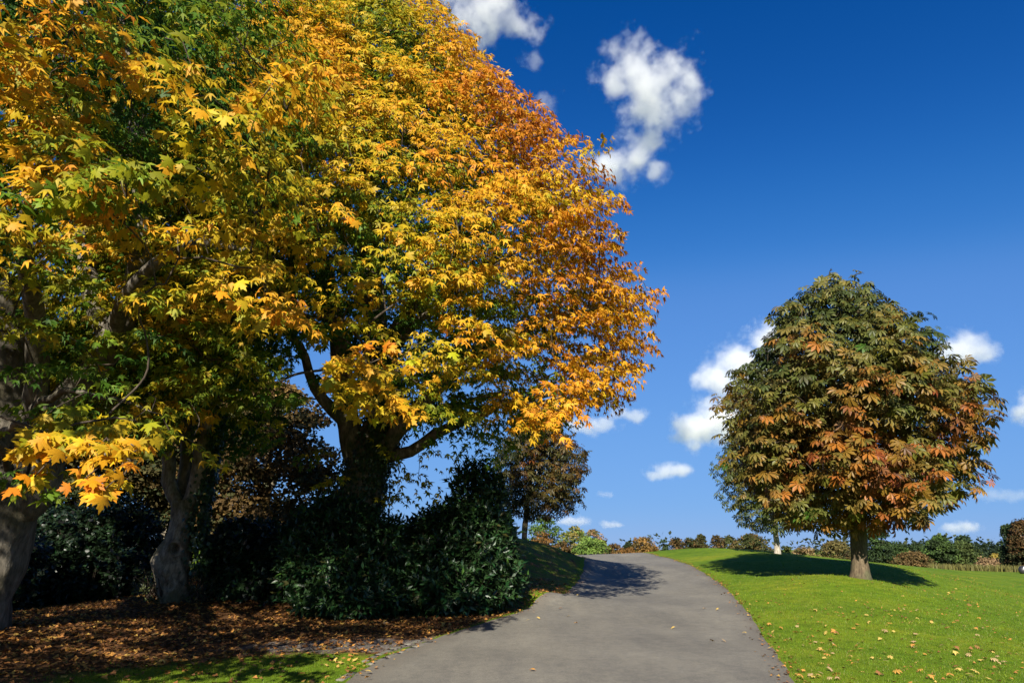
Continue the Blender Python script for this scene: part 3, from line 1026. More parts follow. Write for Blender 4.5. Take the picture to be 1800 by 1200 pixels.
def build_chestnut(name, label, base, trunk, radii, bark, profile, zlo, zhi, n, mind, size, tfun, tpl, per, lean=(0, 0), cx=None, cy=None, accept=None, leaf_n=300, seed=0.0, bump=.14, tint=1.0, group=None, palt=None, nl=75, lump_amp=.36):
    root = thing(name, label, 'tree', base, group)
    top = trunk[-1]
    link('trunk', trunk_mesh('trunk', bark, trunk, radii, base, sides=20, rings=40, flare=.35, lump=.04, seed=seed), root)
    cx = base[0] if cx is None else cx
    cy = base[1] if cy is None else cy
    S = sample_crown(cx, cy, profile, zlo, zhi, n, mind, shell=.62, backdens=.6, lean=lean, seed=seed, bump=bump, accept=accept, lumps=Lumps(nl, seed, .85 * max(float(profile(q)) for q in np.linspace(zlo, zhi, 40)), zhi - zlo), lump_amp=lump_amp, out_twigs=.05)
    C = catmull(trunk, 40)
    limbs = [(C[12:], np.full(28, .05))]
    centres = [np.array(s[:3]) for s in S]
    # main limbs fan out of the stem
    for q in range(11):
        a = q * 2.4 + seed
        zz = zlo + (zhi - zlo) * (0.12 + 0.06 * q)
        r = float(profile(zz)) * .62
        s0 = C[14 + 2 * q]
        e = np.array([cx + r * math.cos(a), cy + r * math.sin(a), zz + .35])
        m = (s0 + e) / 2 + np.array([0, 0, .12])
        Cc, rr = limb_curve([s0, m, e], radii[0] * .26, .012)
        V, F = tube(Cc, rr, 7)
        link('limb', np_mesh('limb', V - base, F, bark, smooth_shade=True), root)
        limbs.append((Cc, rr))
    B = skeleton(limbs, centres, tip=.006)
    me = np_mesh('twigs', np.vstack(B.V) - base, np.vstack(B.F), M_TWIG, smooth_shade=True)
    tag(link('twigs', me, root), kind='stuff')
    L = Leaves()
    for (x, y, z, ox, oy, f, tz) in S:
        c = np.array([x, y, z])
        k = random.randint(per - 1, per + 2)
        a = RNG.random() * 6.28 + np.arange(k) * 2.4
        o = np.array([ox, oy, 0])
        d = np.stack([np.cos(a), np.sin(a), np.full(k, -.1)], -1) + .45 * o + RNG.normal(0, .32, (k, 3))
        pet = size * (.35 + .5 * RNG.random(k))
        p = c + unit(d) * pet[:, None] + np.array([0, 0, .08]) * RNG.normal(0, 1, (k, 1))
        Y = d + np.array([0, 0, -.42]) + RNG.normal(0, .3, (k, 3))
        Nn = np.array([0, 0, .85]) + .45 * o + .2 * d + RNG.normal(0, .38, (k, 3))
        t = tfun(x, y, z, f, tz, ox, oy) + RNG.normal(0, .1, k)
        col = palette(t, PAL_T, PAL_CH if palt is None else palt) * (0.75 + .45 * RNG.random((k, 1))) * tint
        L.add(p, Y, Nn, size * (.6 + .65 * RNG.random(k)), col)
    arr = L.arrays()
    sel = pick_largest(arr, leaf_n, cell=10) if leaf_n else np.array([], int)
    rest = np.setdiff1d(np.arange(len(arr[0])), sel)
    tag(link('foliage', bake('foliage', tpl, arr, base, M_CHEST, rest), root), kind='stuff')
    leaf_parts(root, arr, sel, tpl, name, base, M_CHEST)
    print(label[:40], 'leaves', len(arr[0]))
    return root


bc = pix(1512, 1014, 22)
bc[2] = h1(bc[0], bc[1]) - .06
zc = lambda v: float(pix(1505, v, 22)[2])
K = 22 / 18
pc = prof([(zc(930), .6 * K), (zc(918), 1.7 * K), (zc(895), 2.35 * K), (zc(865), 2.6 * K), (zc(820), 2.75 * K), (zc(750), 2.95 * K), (zc(690), 2.95 * K), (zc(640), 2.7 * K), (zc(590), 1.95 * K), (zc(545), 1.5 * K), (zc(515), .95 * K), (zc(496), .45 * K), (zc(484), .1)])


def tc(x, y, z, f, tz, ox, oy):
    n = nz(x, y, z, .7) + .5 * nz(x + 5, y, z, 1.7)
    low = float(smooth(.75, .3, tz))
    return .30 + .26 * low + .46 * n + .12 * max(0, -oy) * low


build_chestnut('chestnut_tree', 'large round chestnut tree with rusty and olive leaves on the lawn right of the road', bc,
               [bc, P(1511, 985, 22), P(1509, 950, 22), P(1508, 920, 22), P(1508, 820, 22), P(1506, 700, 22), P(1508, 580, 22), P(1512, 505, 22)], [.25, .235, .225, .215, .17, .12, .06, .02], M_BARKCH,
               pc, zc(928), zc(486), 1500, .46, .27, tc, CHESTNUT, 6, cx=P(1486, 750, 22)[0], cy=22.0, seed=1.0, bump=.12, nl=56, lump_amp=.56)

# young trees
bt = pix(1367, 978, 40)
bt[2] = h1(bt[0], bt[1]) - .05
zt = lambda v: float(pix(1365, v, 40)[2])
build_chestnut('young_tree', 'small young tree with a slim white trunk behind the large chestnut', bt, [bt, P(1365, 950, 40), P(1363, 930, 40), P(1362, 880, 40), P(1362, 820, 40), P(1362, 770, 40)], [.17, .145, .135, .11, .07, .02], M_BARKWH,
               prof([(zt(932), .8), (zt(918), 1.9), (zt(880), 2.5), (zt(820), 2.8), (zt(770), 2.2), (zt(735), .3)]), zt(930), zt(735), 600, .45, .27, lambda x, y, z, f, tz, ox, oy: .24 + .3 * nz(x, y, z, .9) + .1 * tz, CHESTNUT5, 5, leaf_n=0, seed=3.0)
b5 = pix(922, 968, 42)
b5[2] = h1(b5[0], b5[1]) - .05
z5 = lambda v: float(pix(940, v, 42)[2])
build_chestnut('young_chestnut_tree', 'small dark brown chestnut tree on the grass bank left of the road behind the shrubs', b5, [b5, P(922, 940, 42), P(924, 910, 42), P(930, 860, 42), P(938, 800, 42), P(945, 730, 42)], [.18, .15, .14, .11, .08, .02], M_BARKCH,
               prof([(z5(910), .8), (z5(900), 1.6), (z5(880), 2.2), (z5(840), 2.6), (z5(800), 2.55), (z5(760), 2.2), (z5(725), 1.4), (z5(700), .2)]), z5(908), z5(702), 620, .5, .31, lambda x, y, z, f, tz, ox, oy: .5 + .38 * nz(x, y, z, .8) + .12 * ox, CHESTNUT5, 5, cx=P(946, 800, 42)[0], leaf_n=0, seed=4.0, bump=.2, tint=.40, lump_amp=.4)


# ------------------------------------------------------------------ evergreen shrubs
def build_shrub(name, label, blobs, n, leaf, col, base, per=9, leaf_n=300, upright=.5, spikes=0, tpl=LEAF_SIMPLE, stuff_fill=True):
    root = thing(name, label, 'shrub', base)
    L = Leaves()
    B = Batch()
    cnt = 0
    vols = [b[1] * b[2] * b[3] for b in blobs]
    pts = []
    while cnt < n:
        c, rx, ry, rz = random.choices(blobs, [v ** .67 for v in vols])[0]
        d = unit(RNG.normal(0, 1, 3))
        if d[1] > .35 and random.random() < .5:
            continue
        f = random.uniform(.82, 1.0) if random.random() < .62 else random.uniform(.35, .85)
        bm = 1 + .16 * nz(d[0] * 2 + c[0], d[1] * 2, d[2] * 2, 1.3) + .1 * nz(d[0] * 5 + c[0], d[1] * 5, d[2] * 5, 1)
        p = np.array(c) + d * np.array([rx, ry, rz]) * f * bm
        g = h1(p[0], p[1])
        if p[2] < g + .05:
            continue
        cnt += 1
        ax = unit(d * .75 + np.array([0, 0, upright]) + RNG.normal(0, .22, 3))
        ln = random.uniform(.16, .34)
        if f > .9 and random.random() < spikes:
            ln *= 1.9
        k = random.randint(per - 2, per + 3)
        tt_ = np.sort(RNG.random(k)) * ln
        a = np.arange(k) * 2.4 + RNG.random() * 6
        u1 = unit(np.cross(ax, [.3, .2, .9])); u2 = np.cross(ax, u1)
        rd = np.cos(a)[:, None] * u1 + np.sin(a)[:, None] * u2
        base_p = p + ax * (tt_ - ln * .4)[:, None]
        open_ = (1.1 - .5 * tt_ / ln)[:, None]
        Y = rd * open_ + ax * (.35 + .5 * (tt_ / ln))[:, None] + RNG.normal(0, .15, (k, 3)) - np.array([0, 0, .15])
        Nn = ax * .9 + np.array([0, 0, .3]) + RNG.normal(0, .3, (k, 3))
        young = 1.0 + .8 * max(0, nz(p[0], p[1], p[2], .9)) + (.5 if random.random() < .1 else 0)
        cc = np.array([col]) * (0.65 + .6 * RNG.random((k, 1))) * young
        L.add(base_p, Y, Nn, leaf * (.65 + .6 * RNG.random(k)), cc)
        if f > .8 and cnt % 2 == 0:
            q0 = p - ax * .4 - d * .15
            V, F = tube(np.array([q0, p - ax * ln * .3, p + ax * ln * .55]), np.array([.009, .006, .003]), 4)
            B.add(V - base, F)
    for q in range(7):
        c, rx, ry, rz = blobs[q % len(blobs)]
        e = np.array(c) + np.array([rx * random.uniform(-.6, .6), ry * random.uniform(-.5, .5), rz * random.uniform(.1, .7)])
        s0 = np.array([c[0] * .6 + base[0] * .4 + random.uniform(-.3, .3), c[1], h1(c[0], c[1]) - .05])
        Cc, rr = limb_curve([s0, (s0 + e) / 2 + RNG.normal(0, .1, 3), e], .04, .012)
        V, F = tube(Cc, rr, 6)
        link('stem', np_mesh('stem', V - base, F, M_TWIG, smooth_shade=True), root)
    tag(link('twigs', B.mesh('twigs', M_TWIG), root), kind='stuff')
    arr = L.arrays()
    sel = pick_largest(arr, leaf_n, cell=9) if leaf_n else np.array([], int)
    rest = np.setdiff1d(np.arange(len(arr[0])), sel)
    tag(link('foliage', bake('foliage', tpl, arr, base, M_LAUREL, rest), root), kind='stuff')
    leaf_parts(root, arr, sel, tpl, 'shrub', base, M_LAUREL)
    return root


def gnd(u, v, Y):
    p = pix(u, v, Y)
    p[2] = h1(p[0], p[1])
    return p


def blob(u, v, Y, ru, rv, ry):
    c = pix(u, v, Y)
    return (c, ru * Y / 1200, ry, rv * Y / 1200)


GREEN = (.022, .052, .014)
build_shrub('laurel_shrub', 'large dark green evergreen shrub with a pointed top beside the road bend', [blob(808, 985, 17.2, 92, 92, 1.25), blob(838, 900, 17.2, 50, 78, .8), blob(752, 975, 17.2, 46, 58, .9), blob(868, 955, 17.4, 34, 58, .8), blob(790, 1030, 16.6, 95, 45, 1.0), blob(875, 1022, 17.2, 36, 38, .9)], 4200, .165, GREEN, gnd(815, 1065, 17.2), spikes=.35)
build_shrub('laurel_shrub', 'wide evergreen shrub growing round the foot of the ivy covered maple', [blob(610, 1000, 16.4, 95, 85, 1.1), blob(545, 975, 16.4, 45, 70, .9), blob(670, 1000, 16.6, 55, 80, 1.0), blob(590, 930, 16.9, 55, 50, .8), blob(695, 985, 17, 34, 45, .8), blob(620, 1050, 15.9, 100, 32, .8)], 4000, .155, (.024, .058, .015), gnd(610, 1075, 16.4), spikes=.3)
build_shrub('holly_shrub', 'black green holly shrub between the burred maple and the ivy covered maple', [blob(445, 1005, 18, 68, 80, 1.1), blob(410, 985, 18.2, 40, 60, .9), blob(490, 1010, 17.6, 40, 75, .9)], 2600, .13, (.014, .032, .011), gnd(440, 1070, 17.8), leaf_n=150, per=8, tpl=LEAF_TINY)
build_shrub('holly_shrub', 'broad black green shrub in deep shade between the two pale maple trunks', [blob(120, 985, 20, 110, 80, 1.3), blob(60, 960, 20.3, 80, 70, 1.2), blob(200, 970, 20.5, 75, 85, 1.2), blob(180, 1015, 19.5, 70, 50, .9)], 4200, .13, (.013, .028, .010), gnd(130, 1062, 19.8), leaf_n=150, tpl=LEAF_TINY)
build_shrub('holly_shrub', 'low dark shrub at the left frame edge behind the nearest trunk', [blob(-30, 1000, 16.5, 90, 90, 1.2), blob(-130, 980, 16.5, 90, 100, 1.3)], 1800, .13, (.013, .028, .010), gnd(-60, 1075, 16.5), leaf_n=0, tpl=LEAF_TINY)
build_shrub('undergrowth_plant', 'small leafy bramble at the foot of the burred maple', [blob(268, 1035, 16.9, 28, 30, .4), blob(355, 1040, 16.9, 30, 28, .4)], 130, .07, (.05, .06, .016), gnd(305, 1060, 16.8), leaf_n=0)


# ------------------------------------------------------------------ trees behind and along the skyline
def build_far(name, label, u, vtop, hw, Y, cols, clumps=40, per=55, vbase=None, style='round', trunk=True, leaf=None, cat='tree', group=None, zbot=.08, ry=None, dens=1.0):
    x = pix(u, 970, Y)[0]
    g = h1(x, Y)
    base = np.array([x, Y, g - .1])
    top = pix(u, vtop, Y)[2]
    Hh = max(top - g, .6) * 1.06
    R = hw * Y / 1200
    root = thing(name, label, cat, base, group)
    leaf = leaf or max(.14, Y * .0028)
    L = Leaves()
    ry = ry or R
    for q in range(clumps):
        f = random.random()
        zz = zbot + (1 - zbot) * f
        if style == 'round':
            pr = math.sin(math.pi * min(1, (.18 + .82 * f))) ** .6
        elif style == 'cone':
            pr = max(.1, (1 - f) ** .8)
        elif style == 'umbrella':
            zz = zbot + (1 - zbot) * f; pr = math.sin(math.pi * (.1 + .85 * f)) ** .5
        else:
            pr = max(.15, (1 - f ** 2.2)) ** .6
        a = random.uniform(0, 6.283)
        r = R * pr * (.9 if random.random() < .7 else random.uniform(.2, .9)) * (1 + .25 * random.uniform(-1, 1))
        c = np.array([x + r * math.cos(a), Y + r * ry / R * math.sin(a), g + Hh * zz * .95])
        cr = (.26 * R + .03 * Hh) * random.uniform(.7, 1.3)
        n = int(per * dens * random.uniform(.7, 1.3))
        d = unit(RNG.normal(0, 1, (n, 3))); d[:, 2] = np.abs(d[:, 2]) * .9 - .25
        p = c + d * cr * (.55 + .45 * RNG.random((n, 1))) * np.array([1, 1, .75])
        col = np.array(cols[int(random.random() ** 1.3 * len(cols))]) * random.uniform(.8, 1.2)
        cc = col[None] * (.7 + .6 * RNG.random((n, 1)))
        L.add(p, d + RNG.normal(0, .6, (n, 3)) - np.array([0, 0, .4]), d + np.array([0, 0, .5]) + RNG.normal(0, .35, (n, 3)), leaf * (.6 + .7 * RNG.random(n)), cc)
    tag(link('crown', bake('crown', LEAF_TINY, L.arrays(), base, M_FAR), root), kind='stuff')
    if trunk:
        V, F = tube(np.array([base, base + [0.02 * R, 0, Hh * .35], base + [-.03 * R, .02, Hh * .8]]), np.array([.045, .035, .012]) * Hh ** .9 + .02, 7)
        link('trunk', np_mesh('trunk', V - base, F, M_BARK, smooth_shade=True), root)
        for q in range(4):
            a = q * 1.7 + u
            e = base + np.array([math.cos(a) * R * .7, math.sin(a) * R * .7, Hh * (.55 + .09 * q)])
            V, F = tube(np.array([base + [0, 0, Hh * .3], (base + e) / 2 + [0, 0, Hh * .2], e]), np.array([.02, .014, .006]) * Hh ** .9 + .01, 5)
            link('limb', np_mesh('limb', V - base, F, M_BARK, smooth_shade=True), root)
    return root


BRN = [(.095, .058, .02), (.13, .075, .024), (.065, .05, .018), (.055, .055, .018)]
RUST = [(.20, .10, .025), (.15, .08, .024), (.09, .06, .022)]
OLV = [(.055, .065, .018), (.075, .075, .02), (.04, .052, .016)]
DGR = [(.03, .052, .018), (.04, .065, .02), (.025, .04, .016)]
MGR = [(.06, .11, .022), (.085, .14, .03), (.045, .08, .02)]
YGR = [(.13, .18, .035), (.18, .2, .04), (.10, .13, .03), (.25, .2, .05)]
# woodland close behind the maples
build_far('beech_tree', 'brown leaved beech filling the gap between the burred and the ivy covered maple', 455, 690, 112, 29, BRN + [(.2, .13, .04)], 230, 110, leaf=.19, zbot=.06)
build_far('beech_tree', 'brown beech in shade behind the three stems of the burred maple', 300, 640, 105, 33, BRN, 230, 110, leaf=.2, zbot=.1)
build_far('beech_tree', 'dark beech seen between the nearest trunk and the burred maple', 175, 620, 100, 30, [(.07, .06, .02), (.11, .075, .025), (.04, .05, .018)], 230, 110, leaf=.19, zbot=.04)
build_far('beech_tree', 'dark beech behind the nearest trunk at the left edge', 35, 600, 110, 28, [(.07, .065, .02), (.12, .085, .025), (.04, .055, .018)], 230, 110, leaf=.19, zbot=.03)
build_far('beech_tree', 'golden tree glimpsed high behind the left maple crowns', 290, 520, 115, 42, [(.3, .2, .03), (.2, .16, .03), (.12, .11, .03)], 200, 100, leaf=.24, zbot=.3)

far = [
    ('tree', 'green rounded tree behind the orange bush, left of the road crest', 958, 912, 30, 75, MGR, 36, 'round'),
    ('bush', 'orange brown bush in front of the green tree by the bank', 952, 938, 24, 68, RUST, 22, 'bush'),
    ('bush', 'small brown bush between the orange bush and the yellow green tree', 988, 954, 16, 66, BRN, 14, 'bush'),
    ('tree', 'yellow green tree with an uneven top left of the road crest', 1010, 928, 26, 72, YGR, 34, 'round'),
    ('tree', 'pinkish brown tree top beside the yellow green tree', 1043, 934, 20, 76, [(.3, .17, .10), (.24, .15, .07), (.14, .13, .04)], 26, 'round'),
    ('bush', 'bright light green bush nearest the left end of the road crest', 1038, 948, 28, 64, [(.14, .22, .04), (.18, .25, .05), (.09, .15, .03)], 26, 'bush'),
    ('bush', 'brown hedge bush just right of the light green bush', 1078, 957, 18, 74, BRN, 18, 'bush'),
    ('bush', 'low rusty bush in the middle of the road crest', 1100, 963, 18, 70, RUST, 16, 'bush'),
    ('tree', 'narrow dark tree left of the big russet bush', 1104, 954, 10, 80, DGR, 14, 'round'),
    ('bush', 'big russet dome shaped bush over the road crest', 1131, 947, 25, 76, [(.18, .11, .03), (.22, .12, .03), (.1, .075, .025)], 36, 'bush'),
    ('tree', 'slim dark green tree at the left end of the hilltop row', 1168, 950, 9, 95, DGR, 14, 'tall'),
    ('tree', 'brown tree second in the hilltop row', 1190, 946, 15, 95, BRN, 24, 'round'),
    ('tree', 'olive brown low tree in the hilltop row', 1213, 947, 14, 98, OLV + BRN, 22, 'round'),
    ('tree', 'dark brown tallest tree of the hilltop row', 1233, 943, 13, 98, BRN[2:] + OLV, 24, 'round'),
    ('tree', 'russet tree with a broad crown on the hilltop', 1262, 944, 17, 92, BRN, 28, 'round'),
    ('tree', 'green brown tree next to the broad russet tree on the hilltop', 1284, 944, 15, 95, OLV, 26, 'round'),
    ('tree', 'widest olive brown dome shaped tree on the hilltop left of the white trunk', 1322, 942, 32, 88, OLV + [(.13, .09, .03)], 60, 'round'),
    ('bush', 'small dark bush just right of the white trunk', 1383, 962, 12, 92, DGR + OLV, 12, 'bush'),
    ('bush', 'pale brown thicket between the white trunk and the round olive tree', 1413, 965, 24, 100, [(.22, .15, .07), (.18, .13, .05)], 26, 'bush'),
    ('tree', 'round olive brown tree left of the chestnut trunk', 1470, 953, 27, 110, [(.13, .11, .035), (.16, .12, .04)], 44, 'round'),
    ('bush', 'brown low hedge touching the chestnut trunk on its left', 1495, 968, 16, 104, BRN, 16, 'bush'),
    ('tree', 'dark green tree with a pointed top just right of the chestnut trunk', 1541, 930, 27, 88, DGR + [(.045, .08, .02)], 60, 'tall'),
    ('tree', 'mid green rounded tree beside the pointed dark tree', 1575, 955, 20, 95, MGR[1:] + DGR, 34, 'round'),
    ('tree', 'dark far tree behind the russet bush, left one', 1615, 957, 18, 140, DGR, 24, 'round'),
    ('tree', 'dark far tree behind the russet bush, right one', 1640, 955, 18, 145, DGR + OLV[2:], 24, 'round'),
    ('bush', 'russet bush at the lawn edge between two green trees', 1600, 973, 32, 84, [(.15, .095, .035), (.12, .08, .028), (.09, .075, .025)], 44, 'bush'),
    ('tree', 'big green tree with a tuft on top at the lawn edge', 1655, 943, 22, 86, DGR[1:] + MGR, 60, 'round'),
    ('tree', 'big olive green tree right of the tufted tree', 1692, 955, 24, 86, [(.055, .08, .022), (.075, .10, .026), (.04, .06, .018)], 60, 'round'),
    ('bush', 'pinkish brown scrub beside the reeds at the right', 1735, 983, 24, 84, [(.26, .17, .09), (.22, .15, .07)], 30, 'bush'),
    ('bush', 'greyish brown scrub nearest the dark trees at the right', 1765, 982, 18, 86, [(.2, .15, .08), (.13, .12, .05)], 24, 'bush'),
    ('bush', 'small yellow bush in front of the far pines', 1748, 974, 10, 100, [(.35, .25, .05), (.25, .2, .04)], 12, 'bush'),
    ('tree', 'dark tall tree at the right frame edge', 1782, 925, 17, 82, DGR, 50, 'tall'),
    ('tree', 'tall russet tree cut by the right frame edge', 1808, 915, 24, 80, [(.12, .065, .024), (.085, .055, .02), (.045, .05, .018)], 60, 'tall'),
]
for (nm, lb, u, vt, hw, Y, cols, cl, st) in far:
    build_far({'tree': 'distant_tree', 'bush': 'distant_bush'}[nm], lb, u, vt, hw, Y, cols, int(cl * 2.6), 44, style=st, trunk=nm == 'tree', cat=nm, group='trees and bushes along the skyline', zbot=.06 if nm == 'bush' else .1)
# umbrella pine standing out of the far wood
build_far('pine_tree', 'far pine with a flat dark crown rising over the wood', 1699, 943, 12, 150, DGR, 16, 40, style='umbrella', zbot=.78, group='trees and bushes along the skyline')


def build_wood():
    L = Leaves()
    for q in range(150):
        u = random.uniform(1580, 1990); Y = random.uniform(190, 240)
        x = pix(u, 970, Y)[0]
        g = h1(x, Y)
        top = pix(u, 960 + 7 * nz(u * .02, 0, 0, 1.3) + random.uniform(0, 8), Y)[2]
        for f in (1.0, .75, .5, .25):
            n = 26
            c = np.array([x, Y, g + (top - g) * f])
            d = unit(RNG.normal(0, 1, (n, 3)))
            L.add(c + d * np.array([3.4, 3, 1.7]) * RNG.random((n, 1)) ** .5, d, d + np.array([0, 0, .6]), .9 * (.6 + .8 * RNG.random(n)), np.array([(.028, .045, .02)]) * (.7 + .7 * RNG.random((n, 1))))
    return tag(link('far_wood', bake('far_wood', LEAF_TINY, L.arrays(), np.zeros(3), M_FAR)), kind='stuff')


build_wood()
# tree belt far behind everything that closes the horizon
L = Leaves()
for q in range(420):
    u = random.uniform(-2500, 3600); Y = random.uniform(300, 380)
    x = (u - 900) / 1200 * Y
    hgt = 5.5 + 2.5 * nz(u * .01, 0, 0, 1) + random.uniform(-1, 1)
    for f in (.3, .7, 1.0):
        n = 12
        d = unit(RNG.normal(0, 1, (n, 3)))
        L.add(np.array([x, Y, -1.8 + hgt * f]) + d * np.array([6, 4, 2.0]), d, d + np.array([0, 0, .6]), 1.9 * (.6 + .8 * RNG.random(n)), np.array([(.05, .06, .025)]) * (.6 + .8 * RNG.random((n, 1))))
tag(link('far_treeline', bake('far_treeline', LEAF_TINY, L.arrays(), np.zeros(3), M_FAR)), kind='stuff')

# reeds in front of the scrub
L = Leaves()
n = 2600
u = RNG.uniform(1640, 1840, n); Y = RNG.uniform(78, 83, n)
x = (u - 900) / 1200 * Y / 1.06
p = np.stack([x, Y, H(x, Y)], -1)
L.add(p, np.stack([RNG.normal(0, .2, n), RNG.normal(0, .2, n), np.ones(n)], -1), RNG.normal(0, 1, (n, 3)) + np.array([0, -1.2, .4]), .55 + .5 * RNG.random(n), np.array([(.15, .14, .04)]) * (.5 + .9 * RNG.random((n, 1))))
REED = T_([(-.09, 0, 0), (.09, 0, 0), (0, 1, 0)], [(0, 1, 2)])
tag(link('reeds', bake('reeds', REED, L.arrays(), np.zeros(3), M_GRASS)), kind='stuff')

# ------------------------------------------------------------------ grass blades
def grass():
    L = Leaves()
    tot = 0
    for (n, y0, y1, hgt) in ((130000, 7.5, 13, .034), (110000, 13, 20, .04), (60000, 20, 32, .05)):
        y = y0 + (y1 - y0) * RNG.random(n)
        x = (RNG.random(n) * 2 - 1) * (y * .78 + 1.0)
        sd_ = road_sd(x, y)
        li_, gv_ = zones(x, y)
        ok = (sd_ < .015) & (RNG.random(n) > li_ * 1.02) & (RNG.random(n) > gv_)
        x, y = x[ok], y[ok]
        n = len(x)
        p = np.stack([x, y, H(x, y) - .004], -1)
        cl = np.array([nz(a, b, 0, .9) for a, b in zip(x[::1], y[::1])])
        Y = np.stack([RNG.normal(0, .45, n), RNG.normal(0, .45, n), np.ones(n)], -1)
        c = np.array([(.122, .205, .010)]) * (.5 + .85 * RNG.random((n, 1))) * (1 + .3 * cl[:, None])
        c[:, 0] *= 1 + .5 * np.clip(cl, 0, 1)
        dry = RNG.random(n) < .07
        c[dry] = np.array([.26, .22, .06])
        L.add(p, Y, RNG.normal(0, 1, (n, 3)) + np.array([0, -.6, .6]), hgt * (.5 + .8 * RNG.random(n)), c)
        tot += n
    blade = T_([(-.11, 0, 0), (.11, 0, 0), (.03, 1, .1)], [(0, 1, 2)])
    print('grass', tot)
    tag(link('grass', bake('grass', blade, L.arrays(), np.zeros(3), M_GRASS)), kind='stuff')


grass()

# ------------------------------------------------------------------ flush edging stones where the lay-by meets the road
def edging():
    root = thing('kerb', 'worn row of flush pale edging stones between the gravel and the tarmac road', 'kerb', (0, 0, 0))
    m, nt, p, out = new_mat('edging_stone')
    n = tex(nt, 9, 6, .7, objcoord(nt))
    r = ramp(nt, n, [(.3, (.09, .082, .066)), (.7, (.19, .172, .135))])
    nt.links.new(r.outputs[0], p.inputs['Base Color'])
    p.inputs['Roughness'].default_value = .9
    for pts, wd in (([(596, 1196), (640, 1172), (690, 1152), (722, 1140), (760, 1127)], .08), ([(640, 1163), (672, 1148), (708, 1135), (745, 1123)], .07)):
        P_ = [pix(u, v, 0.1 + 9.4) for u, v in pts]
        Q = []
        for (u, v) in pts:
            z = 0.05
            for _ in range(6):
                q = pixz(u, v, z); z = h1(q[0], q[1])
            Q.append(q)
        C = catmull(np.array(Q)[:, :2], 200)
        L_ = np.linalg.norm(np.diff(C, axis=0), axis=1)
        cum = np.concatenate([[0], np.cumsum(L_)])
        s = 0
        while s < cum[-1] - .3:
            ln = random.uniform(.35, .62)
            e = min(s + ln, cum[-1])
            if random.random() < .16:
                s = e + .05
                continue
            ks = np.linspace(s, e, 5)
            cx = np.interp(ks, cum, C[:, 0]); cy = np.interp(ks, cum, C[:, 1])
            t = unit(np.stack([np.gradient(cx), np.gradient(cy)], -1))
            nrm = np.stack([-t[:, 1], t[:, 0]], -1)
            wv = wd * (.5 + .12 * RNG.random(5))
            a = np.stack([cx, cy], -1) + nrm * wv[:, None]
            b = np.stack([cx, cy], -1) - nrm * wv[:, None]
            za = H(a[:, 0], a[:, 1]) + .012 + .006 * RNG.random(5); zb_ = H(b[:, 0], b[:, 1]) + .012 + .006 * RNG.random(5)
            V = np.vstack([np.c_[a, za], np.c_[b, zb_], np.c_[a, za - .09], np.c_[b, zb_ - .09]])
            F = []
            for i in range(4):
                F += [(i, i + 5, i + 6, i + 1), (i + 10, i, i + 1, i + 11), (i + 5, i + 15, i + 16, i + 6)]
            F += [(0, 10, 15, 5), (4, 9, 19, 14)]
            link('edging_stone', np_mesh('edging_stone', V, np.array(F), m), root)
            s = e + .012


edging()

# ------------------------------------------------------------------ fallen leaves
PAL_F = [((.55, .38, .10), 'pale yellow'), ((.46, .23, .05), 'orange'), ((.25, .11, .04), 'russet'), ((.42, .28, .14), 'buff')]


def gpix(u, v):
    z = .1
    for _ in range(8):
        q = pixz(u, v, z)
        z = h1(q[0], q[1])
    return q


def fallen_pose(x, y, lift=.012):
    z = float(H(x, y)[0]) + lift
    e = .05
    nx_, ny_ = (float(H(x + e, y)[0]) - z + lift) / e, (float(H(x, y + e)[0]) - z + lift) / e
    nrm = unit(np.array([-nx_, -ny_, 1.0]) + RNG.normal(0, .28, 3))
    a = RNG.random() * 6.28
    yv = np.array([math.cos(a), math.sin(a), 0])
    yv = unit(yv - nrm * np.dot(yv, nrm))
    return np.array([x, y, z]), np.cross(yv, nrm), yv, nrm


fallen_meshes = {}


def fallen_mesh(ci, shape):
    k = (ci, shape)
    if k not in fallen_meshes:
        TV, TF = (MAPLE_FINE, MAPLE_FINE, CHESTNUT)[shape]
        V = TV.copy()
        if shape < 2:
            V[:, 1] -= .35
            cr = .55 if shape == 0 else -.8
            V[:, 2] = V[:, 2] * (1.2 if shape == 0 else .4) + cr * (V[:, 0] ** 2 + .6 * V[:, 1] ** 2) * .6
            V[:, 2] -= V[:, 2].min()
        else:
            V[:, 2] -= V[:, 2].min() * .8
        fallen_meshes[k] = np_mesh('fallen_leaf', V, TF, M_LITTER, fcol=np.repeat(np.array([PAL_F[ci][0]]), len(TF), 0))
    return fallen_meshes[k]


def fallen(x, y, label, group, size, ci, shape, lift=.012):
    p, xv, yv, nv = fallen_pose(x, y, lift)
    o = bpy.data.objects.new('fallen_leaf', fallen_mesh(ci, shape))
    COL.objects.link(o)
    k = size
    o.matrix_basis = Matrix(((xv[0] * k, yv[0] * k, nv[0] * k, p[0]), (xv[1] * k, yv[1] * k, nv[1] * k, p[1]), (xv[2] * k, yv[2] * k, nv[2] * k, p[2]), (0, 0, 0, 1)))
    tag(o, label, 'leaf', group)


